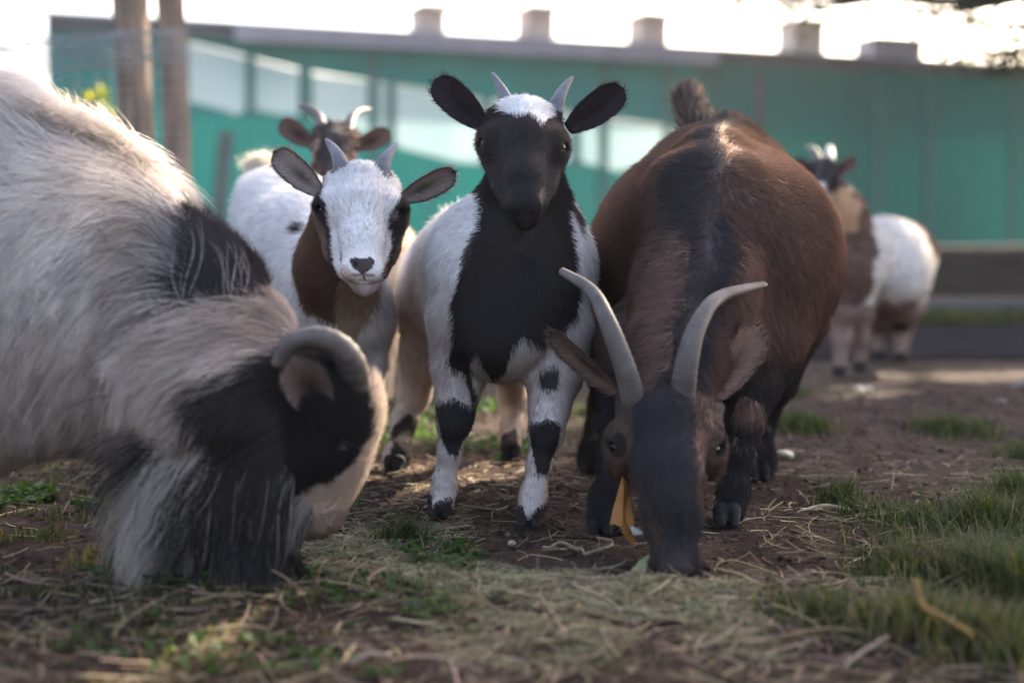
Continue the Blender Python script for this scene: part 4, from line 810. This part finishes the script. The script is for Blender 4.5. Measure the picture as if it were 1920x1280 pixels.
# clods, chips and dung crumbs
def clods():
    n = 16000; px = rng.uniform(-350, 2300, n); py = 430+1066.7/np.exp(rng.uniform(math.log(1.15), math.log(4.2), n)); g = np.array([G(a, b) for a, b in zip(px, py)])
    g[:, 2] = nz(g); s_ = (.0015+.0055*rng.random(n)**2.5)[:, None, None]; o_ = np.array([[1, 0, 0], [0, 1, 0], [-1, 0, 0], [0, -1, 0], [0, 0, .8], [0, 0, -.5]], float)
    V = g[:, None]+s_*(o_[None]*(.6+.7*rng.random((n, 6, 1)))+rng.normal(size=(n, 6, 3))*.22); b = (np.arange(n)*6)[:, None]
    t = np.array([[0, 1, 4, 4], [1, 2, 4, 4], [2, 3, 4, 4], [3, 0, 4, 4], [1, 0, 5, 5], [2, 1, 5, 5], [3, 2, 5, 5], [0, 3, 5, 5]])
    V = V.reshape(-1, 3); F3 = (b[:, None]+t[None, :, :3]).reshape(-1, 3); c = np.array([[.054, .033, .022], [.09, .058, .038], [.16, .11, .085], [.03, .023, .023]])[rng.choice(4, n, p=[.5, .3, .08, .12])]
    put(mesh('soil_crumbs', V, F3, attrmat('soil crumb', .9, .1), None, np.repeat(c, 6, 0), smooth=False), 'dark crumbs of earth and dung scattered over the bare soil', 'soil crumbs', kind='stuff')
clods()
# ------------------------------------------------------------------ small single things
def rock(px, py, r, col, label, cat='stone', sq=.7):
    c = G(px, py); s = SDF(c-r*1.8, c+r*1.8, r/9); c = c+np.array([0, 0, r*.4])
    for i in range(4): d = rng.normal(size=3)*r*.4; s.ell(c+d*[1, 1, .4], (r*rng.uniform(.5, .8), r*rng.uniform(.5, .8), r*sq*.7), r*.25)
    V, F = largest(*s.net()); V = V+(noise3(V, 2/r, 5)*r*.06)[:, None]
    put(mesh('stone', V, F, simple('pale stone', col, .85, .25, 60, bump=.3)), label, cat)
rock(1473, 858, .014, (.62, .56, .44), 'small cream lump lying on the soil between the brown goat and the grass tuft')
rock(1877, 757, .011, (.22, .18, .17), 'small pinkish stone near the right edge, behind the grass tuft')
rock(1616, 738, .016, (.6, .5, .38), 'small bright stone catching the sun beyond the grass tufts')
rock(1908, 725, .013, (.20, .21, .19), 'pale grey stone at the right edge beside the path')
rock(958, 1022, .006, (.45, .37, .25), 'tiny buff crumb lying in front of the black-kneed kid')
def leaf():
    """orange dry leaf hanging by the muzzle"""
    Y = 1.70; out = [(1168, 893), (1176, 905), (1180, 930), (1184, 950), (1189, 978), (1183, 985), (1176, 984), (1180, 998), (1190, 1010), (1191, 1020), (1184, 1019), (1172, 1006), (1163, 985), (1150, 980), (1143, 982), (1150, 955), (1160, 925)]
    n = len(out); c = P(1170, 960, Y); pts = [P(a, b, Y) for a, b in out]; V = []
    for s_ in (0, .0012):
        for q in pts+[c]: V.append(q+np.array([0, s_+.010*math.sin((q[2]-c[2])*60)+.15*abs(q[0]-c[0]), 0]))
    F = [[i, (i+1) % n, n] for i in range(n)]+[[n+1+(i+1) % n, n+1+i, 2*n+1] for i in range(n)]+[[(i+1) % n, i, n+1+i, n+1+(i+1) % n] for i in range(n)]
    o = mesh('dry_leaf', V, F, simple('orange leaf', (.36, .155, .035), .6, .25, 60, bump=.1), smooth=False); put(o, 'orange peeled leaf hanging beside the grazing brown goat\'s face', 'leaf')
    mid = MB().tube([P(1170, 905, Y-.003), P(1168, 960, Y-.003), P(1175, 995, Y-.003)], [.0006, .0009, .0008], 6).build('leaf_rib', simple('leaf rib', (.24, .09, .02), .6), None, True); mid.parent = o
leaf()
def rind():
    c = G(1205, 1072); s = SDF(c-.04, c+.04, .0012); a, b, d = G(1184, 1075)+[0, 0, .003], G(1210, 1082)+[0, 0, .004], P(1218, 1042, 1.66)
    V = [a, b, d, P(1196, 1056, 1.66)]; V = V+[q+np.array([.001, .007, .001]) for q in V]
    put(mesh('melon_rind', V, [[0, 1, 2, 3], [7, 6, 5, 4], [0, 4, 5, 1], [1, 5, 6, 2], [2, 6, 7, 3], [3, 7, 4, 0]], simple('pale rind', (.33, .34, .17), .45, .25, 90), smooth=False), 'pale green cut rind lying under the brown goat\'s muzzle', 'rind')
rind()
q = spline([P(1176, 985, 1.74), P(1188, 995, 1.735), P(1204, 999, 1.73)], 8)
put(MB().tube(q, [.0025, .0038, .004, .004, .004, .0038, .003, .002], 8, lambda i, a: 1+.35*math.cos(2*a)).build('plastic_scrap', simple('white scrap', (.75, .75, .78), .4), None, True), 'small white curved scrap poking out behind the brown goat\'s muzzle', 'scrap')
def stalk(name, pts, r, col, label, cat):
    q = spline(pts, 16); q[:, 2] = np.maximum(q[:, 2], gz(q[:, 0], q[:, 1])+r); rd = [r*(1-.3*i/15) for i in range(16)]
    put(MB().tube(q, rd, 7, lambda i, a: 1+.35*math.cos(2*a)+.06*math.sin(i*2)).build(name, simple(label[:12], col, .7, .35, 80), None, True), label, cat)
stalk('husk', [G(1030, 1028), G(1052, 1022)+[0, 0, .004], G(1085, 1032), G(1100, 1042), G(1130, 1040), G(1150, 1030)+[0, 0, .01], G(1120, 1014)+[0, 0, .004]], .0022, (.30, .22, .15), 'curled buff maize husk lying before the black-kneed kid', 'husk')
stalk('straw_stalk', [G(575, 1016), G(640, 1012)+[0, 0, .004], G(695, 1022)], .0030, (.38, .25, .16), 'thick tan straw stalk lying in front of the shaggy goat\'s muzzle', 'stalk')
stalk('straw_stalk', [G(765, 1040), G(810, 1042), G(860, 1046)], .0026, (.30, .31, .17), 'pale green stalk lying on the hay below the middle grass sprig', 'stalk')
stalk('straw_stalk', [P(1715, 1085, 1.33), P(1730, 1135, 1.32), P(1775, 1160, 1.31), P(1825, 1190, 1.30)], .0028, (.22, .13, .035), 'bent golden stalk sticking out of the blurred near grass', 'stalk')
stalk('straw_stalk', [G(1460, 1195), G(1550, 1190)+[0, 0, .006], G(1640, 1188)], .0022, (.22, .14, .07), 'long golden stalk lying flat in front of the blurred near grass', 'stalk')
stalk('straw_stalk', [G(1580, 1250), G(1620, 1235)+[0, 0, .008], G(1665, 1212)+[0, 0, .01]], .0022, (.25, .19, .15), 'blurred pale straw stub at the lower right of the foreground', 'stalk')
stalk('straw_stalk', [G(1500, 958), G(1545, 952)+[0, 0, .004], G(1594, 955)], .0024, (.50, .42, .28), 'straight pale stalk on the soil left of the right-hand grass', 'stalk')
stalk('straw_stalk', [G(655, 1245), G(690, 1238)+[0, 0, .006], G(735, 1228)], .0022, (.22, .17, .13), 'blurred pale stalk at the bottom of the foreground, left of centre', 'stalk')

# ------------------------------------------------------------------ barn
A0 = P(88, 100, 13.5)[:2]; B0 = P(1920, 100, 17.8)[:2]; WD = (B0-A0)/np.linalg.norm(B0-A0); WN = np.array([WD[1], -WD[0]])   # WN faces the camera
def onwall(px, py, off_=0.):
    d = P(px, py, 1.)-np.array([0, 0, CAMZ]); a = A0+WN*off_; t = (a@WN)/(d[:2]@WN); q = d*t+np.array([0, 0, CAMZ]); return (q[:2]-a)@WD, q[2]
def wp(u, z, off_=0.): v = A0+WD*u+WN*off_; return np.array([v[0], v[1], z])
def slab(name, outline, o1, o2, mat, parent):
    """outline in wall coordinates (u, z), thick from o1 to o2 in front of the wall line"""
    n = len(outline); V = [wp(u, z, o1) for u, z in outline]+[wp(u, z, o2) for u, z in outline]
    F = [list(range(n))[::-1], [n+i for i in range(n)]]+[[i, (i+1) % n, n+(i+1) % n, n+i] for i in range(n)]
    return mesh(name, V, F, mat, parent, smooth=False)
def sheetmat(name, c1, c2, tr, scale, stretch):
    m = simple(name, c1, .7, scale=scale, col2=c2, stretch=stretch, spec=.2); t = m.node_tree; N = t.nodes; L = t.links; b = N['Principled BSDF']
    tr_ = N.new('ShaderNodeBsdfTranslucent'); mx = N.new('ShaderNodeMixShader'); mx.inputs[0].default_value = tr
    L.new(b.inputs['Base Color'].links[0].from_socket, tr_.inputs[0]); L.new(b.outputs[0], mx.inputs[1]); L.new(tr_.outputs[0], mx.inputs[2]); L.new(mx.outputs[0], N['Material Output'].inputs[0]); return m
barn = root('barn', wp(0, 0), 'long low green-walled barn with a dark roof edge and small roof vents across the background', 'barn')
UE = onwall(2700, 400)[0]; HT = 2.42
GREEN = sheetmat('green wall sheet', (.030, .36, .33), (.045, .28, .265), .52, 1.2, (1, 1, .25)); PALE = sheetmat('pale light band sheet', (.68, .78, .78), (.52, .66, .67), .48, 1.0, (1, 1, 1))
GREEN2 = sheetmat('weathered green sheet', (.034, .255, .22), (.048, .20, .18), .44, 1.0, (1, 1, .25)); DKW = simple('dark fascia', (.11, .13, .14), .7, .3, 4); GRT = simple('grey gutter', (.36, .34, .38), .6, .25, 3); BAT = simple('green batten', (.065, .22, .19), .7, .2, 5); SOIL = simple('dark plinth', (.06, .05, .042), .9, .4, 6)
T_ = [(352, 78), (464, 106), (570, 132), (735, 158), (911, 186), (1081, 211), (1305, 246)]; B_ = [(352, 190), (420, 206), (440, 215), (470, 204), (520, 214), (572, 218), (620, 228), (690, 252), (760, 280), (850, 302), (905, 308), (1087, 302), (1160, 322), (1230, 302), (1305, 248)]
tu, bu = [onwall(a, b, 0) for a, b in T_], [onwall(a, b, 0) for a, b in B_]; ul = tu[0][0]; ur = tu[-1][0]
slab('wall', [(0, .2), (ul, .2), (ul, HT-.1), (0, HT-.1)], -.03, 0, GREEN, barn); slab('wall', [(ur, .2), (UE, .2), (UE, HT-.1), (ur, HT-.1)], -.03, 0, GREEN2, barn)
slab('wall', [(ul, HT-.1)]+tu+[(ur, HT-.1)], -.03, 0, GREEN, barn); slab('wall', [(ul, .2)]+bu+[(ur, .2)], -.03, 0, GREEN, barn)
for a, b, c, d in ((463, 107, 476, 203), (564, 131, 583, 218), (729, 157, 739, 272), (906, 185, 916, 308), (1076, 211, 1086, 302)):
    q = [onwall(a-2, b-3, 0), onwall(c+2, b-1, 0), onwall(c+2, d+8, 0), onwall(a-2, d+8, 0)]; slab('batten', q, -.045, .01, BAT, barn)
slab('plinth', [(0, -.05), (UE, -.05), (UE, .19), (0, .19)], -.06, .04, SOIL, barn)
slab('fascia', [(0, HT-.16), (UE, HT-.16), (UE, HT-.02), (0, HT-.02)], .01, .06, DKW, barn)
V = [wp(-.1, HT, .12), wp(UE, HT, .12), wp(UE, HT+.12, -.8), wp(-.1, HT+.12, -.8)]; V = V+[q+np.array([0, 0, -.035]) for q in V]
mesh('roof', V, [[0, 1, 2, 3], [7, 6, 5, 4], [0, 4, 5, 1], [1, 5, 6, 2], [2, 6, 7, 3], [3, 7, 4, 0]], GRT, barn, smooth=False)
ua, ub = onwall(440, 60, .15)[0], onwall(1345, 90, .15)[0]
slab('gutter', [(ua, HT-.20), (ub, HT-.20), (ub, HT-.045), (ua, HT-.045)], .122, .20, GRT, barn)
for px in (700, 1130, 1250, 1420, 1645, 1742, 1900, 2150):
    u = onwall(px, 300)[0]; slab('batten', [(u-.05, .21), (u+.05, .21), (u+.05, HT-.24), (u-.05, HT-.24)], .003, .035, DKW if px == 1420 else BAT, barn)
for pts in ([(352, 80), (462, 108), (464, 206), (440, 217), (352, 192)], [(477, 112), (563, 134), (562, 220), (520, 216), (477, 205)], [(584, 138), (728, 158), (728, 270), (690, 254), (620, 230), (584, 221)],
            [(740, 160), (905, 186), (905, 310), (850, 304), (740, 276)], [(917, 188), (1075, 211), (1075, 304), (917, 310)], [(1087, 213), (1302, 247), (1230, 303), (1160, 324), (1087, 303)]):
    slab('light_band_panel', [onwall(a, b, -.02) for a, b in pts], -.025, -.020, PALE, barn)  # pale sheets shaped and coloured as the band of light on the wall
u0 = onwall(400, 300)[0]; slab('post', [(u0-.12, .0), (u0+.02, .0), (u0+.16, 1.35), (u0+.04, 1.35)], .12, .22, DKW, barn)
VM = simple('vent timber', (.68, .55, .45), .8, .3, 8)
for x0, x1, y0, y1, cap in ((780, 840, 8, 46, 1), (985, 1044, 10, 54, 1), (1196, 1256, 24, 64, 1), (1482, 1550, 34, 80, 1), (1630, 1734, 68, 100, 0)):
    a, zt = onwall(x0, y0, 0); b, _ = onwall(x1, y0, 0); z0 = HT+.02
    vv = slab('roof_vent', [(a+.03, z0), (b-.03, z0), (b-.03, zt-.05), (a+.03, zt-.05)], -.32, .02, VM if cap else GRT, barn)
    c_ = slab('vent_cap', [(a-.02, zt-.048), (b+.02, zt-.048), (b-.04, zt), (a+.04, zt)], -.38, .08, VM if cap else GRT, barn); c_.parent = vv
k0 = G(1150, 581)[1]
o = MB().box((-7, k0-.02, 0), (14, k0+.08, .045)).build('kerb_beam', simple('pale kerb', (.14, .14, .155), .9, .3, 3, spec=.05)); put(o, 'pale grey beam lying along the ground beyond the path', 'beam')
# ------------------------------------------------------------------ wire fence
WOOD = simple('weathered post', (.30, .215, .155), .9, scale=9, col2=(.12, .085, .065), stretch=(6, 6, .5), bump=.3)
fence = root('wire_fence', P(285, 400, 4.5)*[1, 1, 0], 'wire mesh fence on two weathered wooden posts behind the shaggy goat', 'fence')
for px, w_, Y in ((250, 33, 4.35), (326, 25, 4.75)):
    c = P(px, 300, Y); r = R(w_, Y); pts = [(c[0]+.012*math.sin(z*3), Y, z) for z in np.linspace(-.05, 1.9, 14)]
    MB().tube(pts, [r*(1+.04*math.sin(i*1.7)) for i in range(14)], 14, lambda i, a: 1+.06*math.sin(3*a+i*.3)).build('post', WOOD, fence, True)
WIRE = simple('galvanised wire', (.38, .37, .36), .45, .3, 30, metal=.6); mb = MB(); Yf = 4.22; xa, xb = P(-500, 0, Yf)[0], P(352, 0, Yf)[0]; zt = P(0, 66, Yf)[2]
for i, z in enumerate(np.arange(.03, zt, .026)): mb.tube([(x, Yf+.004*math.sin(x*9+i), z+.004*math.sin(x*7+i*1.3)) for x in np.linspace(xa, xb, 18)], [.0012]*18, 4)
for i, x in enumerate(np.arange(xa, xb, .05)): mb.tube([(x+.003*math.sin(z*14+i), Yf+.002, z) for z in np.linspace(.0, zt, 8)], [.0010]*8, 4)
for i in range(22): mb.tube([(x, Yf+.03*math.sin(i*1.9+x*3), zt-.10*((i*7 % 22)/22)+.02*math.sin(x*5+i)) for x in np.linspace(xa, xb, 18)], [.0016]*18, 4)
mb.build('wire_mesh', WIRE, fence, True)
# ------------------------------------------------------------------ trees and shrub
LEAFM = attrmat('foliage', .6, .2, .35, (1.2, 1.3, .5)); BARK = simple('bark', (.10, .075, .06), .95, .5, 12, bump=.5, stretch=(4, 4, .6))
LIT = [(P(a, b, y), r) for a, b, y, r in [(60, 180, 1.78, .02), (170, 210, 1.77, .025), (225, 255, 1.75, .03), (280, 325, 1.74, .035), (430, 300, 2.66, .05), (755, 500, 3.15, .10), (750, 570, 3.12, .07), (695, 212, 3.05, .03),
        (1556, 276, 3.95, .05), (1585, 400, 3.88, .05), (1742, 480, 4.3, .07), (1400, 228, 2.42, .045), (1450, 262, 2.38, .05), (1500, 320, 2.32, .035), (1290, 175, 2.58, .045), (765, 460, 3.12, .08), (768, 530, 3.1, .08), (745, 600, 3.1, .07), (1168, 175, 2.0, .02), (1070, 268, 1.95, .016), (1070, 150, 2.0, .02), (470, 300, 2.7, .05),
        (345, 100, 4.75, .10), (350, 250, 4.75, .08), (180, 170, 6.2, .2), (275, 100, 4.35, .06)]]
LIT += [(P(a, b, y), .05) for a, b, y in [(1270, 240, 2.40), (1340, 225, 2.42), (1390, 232, 2.40), (1430, 258, 2.37), (1470, 290, 2.33), (1505, 335, 2.28), (1540, 390, 2.24), (1410, 310, 2.2), (1460, 350, 2.18), (1320, 300, 2.08), (1380, 318, 2.06)]]
LIT += [(G(random.uniform(-150, 260), random.uniform(875, 1015)), random.uniform(.035, .075)) for i in range(16)]+[(G(random.uniform(620, 1000), random.uniform(880, 925)), .022) for i in range(7)]
LIT += [(G(a, b), r) for a, b, r in [(680, 885, .08), (640, 905, .05), (610, 890, .05), (880, 905, .03), (880, 800, .12), (760, 800, .10), (960, 770, .10), (978, 800, .05), (40, 935, .06), (120, 905, .07), (190, 930, .04), (60, 975, .025), (230, 1040, .02), (-60, 900, .1), (1560, 727, .05), (1600, 727, .05), (1650, 730, .03), (1740, 706, .045), (1790, 705, .045), (1850, 704, .05), (1910, 703, .05), (850, 890, .025)]]
def crown_leaves(c, rad, n, size, clumps=60):
    d = nrm(rng.normal(size=(clumps, 3))); cc = c+d*rad*(.35+.65*rng.random((clumps, 1))**.6); j = rng.integers(0, clumps, n)
    p = cc[j]+rng.normal(size=(n, 3))*np.array(rad)*.17
    for q, r in LIT:
        v = p-q; t = v@SUND; p = p[(np.linalg.norm(v-t[:, None]*SUND, axis=1) > r+size*.85) | (t < 0)]  # crown shaped for the light: leaves cleared on sun rays to chosen spots
    n = len(p); a = nrm(rng.normal(size=(n, 3))); b = nrm(np.cross(a, rng.normal(size=(n, 3)))); s_ = size*(.5+.7*rng.random((n, 1)))
    V = np.stack([p-a*s_, p-b*s_*.5, p+a*s_, p+b*s_*.5], 1).reshape(-1, 3); F = np.arange(4*n).reshape(-1, 4)
    col = np.array([.055, .095, .028])*(.5+1.0*rng.random((n, 1))); return V, F, np.repeat(col, 4, 0)
def tree(base, c, rad, n, label, group):
    base, c = np.array(base, float), np.array(c, float); r = root('tree', base, label, 'tree', group)
    q = spline([base+[0, 0, -.1], base*.6+c*.4+[.1, 0, 0], c-[0, 0, rad[2]*.3], c+[0, 0, rad[2]*.5]], 12); mb = MB().tube(q, list(np.linspace(.20, .04, 12)), 12)
    for i in range(9):
        s_ = q[5+i % 6]; e = c+nrm(rng.normal(size=3))*np.array(rad)*.8; mb.tube(spline([s_, (s_+e)/2+[0, 0, .15], e], 6), list(np.linspace(.06, .012, 6)), 6)
    mb.build('trunk', BARK, r, True); V, F, C_ = crown_leaves(c, np.array(rad), n, .075); mesh('crown', V, F, LEAFM, r, C_, smooth=False)
TG = 'unseen trees added for shade beyond the right edge'
for (x, y), t, rad, n, lb in [((.1, 2.0), 8.0, (2.3, 2.3, 1.7), 26000, 'unseen broad tree added beyond the right edge, the nearest one, shading the goats'), ((2.6, 4.2), 8.6, (2.5, 2.5, 1.8), 22000, 'unseen broad tree added for shade beyond the right edge, the second one back'), ((-1.6, 4.0), 9.5, (2.3, 2.3, 1.7), 20000, 'unseen broad tree added for shade beyond the right edge, tall and high-crowned'), ((1.2, 7.4), 9.5, (2.8, 2.6, 1.8), 20000, 'unseen broad tree added for shade beyond the right edge, behind the second one'), ((3.7, 8.2), 9.5, (3.0, 2.4, 1.8), 22000, 'unseen broad tree added for shade beyond the right edge, close to the barn'), ((4.3, 11.3), 8.5, (3.0, 2.2, 1.6), 16000, 'unseen broad tree added for shade beyond the right edge, beside the barn end')]:  # unseen trees added along the sun direction to shade the scene
    c = np.array([x, y, .2])+SUND*t; tree((max(c[0]+.8, c[1]*.36+1.2), c[1], 0), c, rad, n, lb, None)
def shrub():
    c = P(178, 175, 6.2); r = root('shrub', c*[1, 1, 0], 'yellow-green leafy shrub seen through the wire fence', 'shrub')
    mb = MB()
    for i in range(7): e = c+rng.normal(size=3)*[.10, .1, .06]; mb.tube(spline([(c[0]+.03*i-.1, c[1], 0), (c[0], c[1], .5), e], 7), list(np.linspace(.012, .004, 7)), 6)
    mb.build('stem', BARK, r, True)
    V, F, C_ = crown_leaves(c-[0, 0, .06], np.array([.13, .14, .12]), 900, .022, 12); C_ = C_*np.array([3.2, 2.4, 1.0]); C_[:400] = [.60, .50, .03]; mesh('foliage', V, F, LEAFM, r, C_, smooth=False)
shrub()
def hanging():
    b0 = np.array([3.4, 4.6, 0]); r = root('conifer', b0, 'thin-twigged conifer whose wispy branches hang into the top right corner', 'tree')
    mb = MB().tube(spline([b0, b0+[.05, 0, 1.5], b0+[-.05, .1, 3.4]], 10), list(np.linspace(.11, .05, 10)), 10); PT = []; Y = 4.4
    for pts in ([(2950, -100), (2200, -70), (1750, -20), (1560, 10), (1490, 4)], [(2950, -60), (2300, -30), (2000, 30), (1900, 50), (1835, 40)], [(2950, 0), (2300, 40), (2000, 80), (1880, 100), (1800, 88)], [(2950, -120), (2000, -60), (1640, -8), (1450, -6), (1375, 4)], [(2950, -40), (2400, 0), (2050, 50), (1940, 86), (1880, 104)], [(2950, -80), (2200, -50), (1900, 0), (1800, 18), (1720, 20)]):
        q = spline([b0+[0, 0, 2.2]]+[P(a, b, Y+.1*math.sin(a)) for a, b in pts[1:]], 40); mb.tube(q, list(np.linspace(.022, .0045, 40)), 6)
        for i in range(12, 40):
            for k in range(3):
                d = nrm(q[min(i+1, 39)]-q[i-1])+rng.normal(size=3)*.55+[0, 0, -.15]; d = nrm(d); L = .05+.10*rng.random(); PT.append([q[i]+d*L*t+np.array([0, 0, -.03])*t*t for t in np.linspace(0, 1, 4)])
                e = PT[-1][2]
                for m_ in range(3): d2 = nrm(d+rng.normal(size=3)*.6); PT.append([e+d2*.04*t for t in np.linspace(0, 1, 4)])
    mb.build('trunk', BARK, r, True); PT = np.array(PT); n = len(PT); sd = nrm(rng.normal(size=(n, 3)))
    V, F = ribbons(PT, np.full((n, 4), .0021), sd); mesh('crown', V, F, LEAFM, r, np.tile([.03, .045, .02], (len(V), 1)), smooth=False)
hanging()

hz = MB().box((-200, -60, -1.2), (200, 330, 14)).build('haze', newmat('thin haze')[0]); put(hz, 'thin bright haze hanging in the backlit air', 'haze', kind='stuff')
t = hz.data.materials[0].node_tree; t.nodes.remove(t.nodes['Principled BSDF']); vn = t.nodes.new('ShaderNodeVolumePrincipled'); vn.inputs['Density'].default_value = .0018; vn.inputs['Color'].default_value = (.93, .95, 1, 1); vn.inputs['Anisotropy'].default_value = .4
t.links.new(vn.outputs[0], t.nodes['Material Output'].inputs['Volume'])
kid_white(); kid_black(); goat_brown(); goat_shaggy(); goat_back(); goat_far()
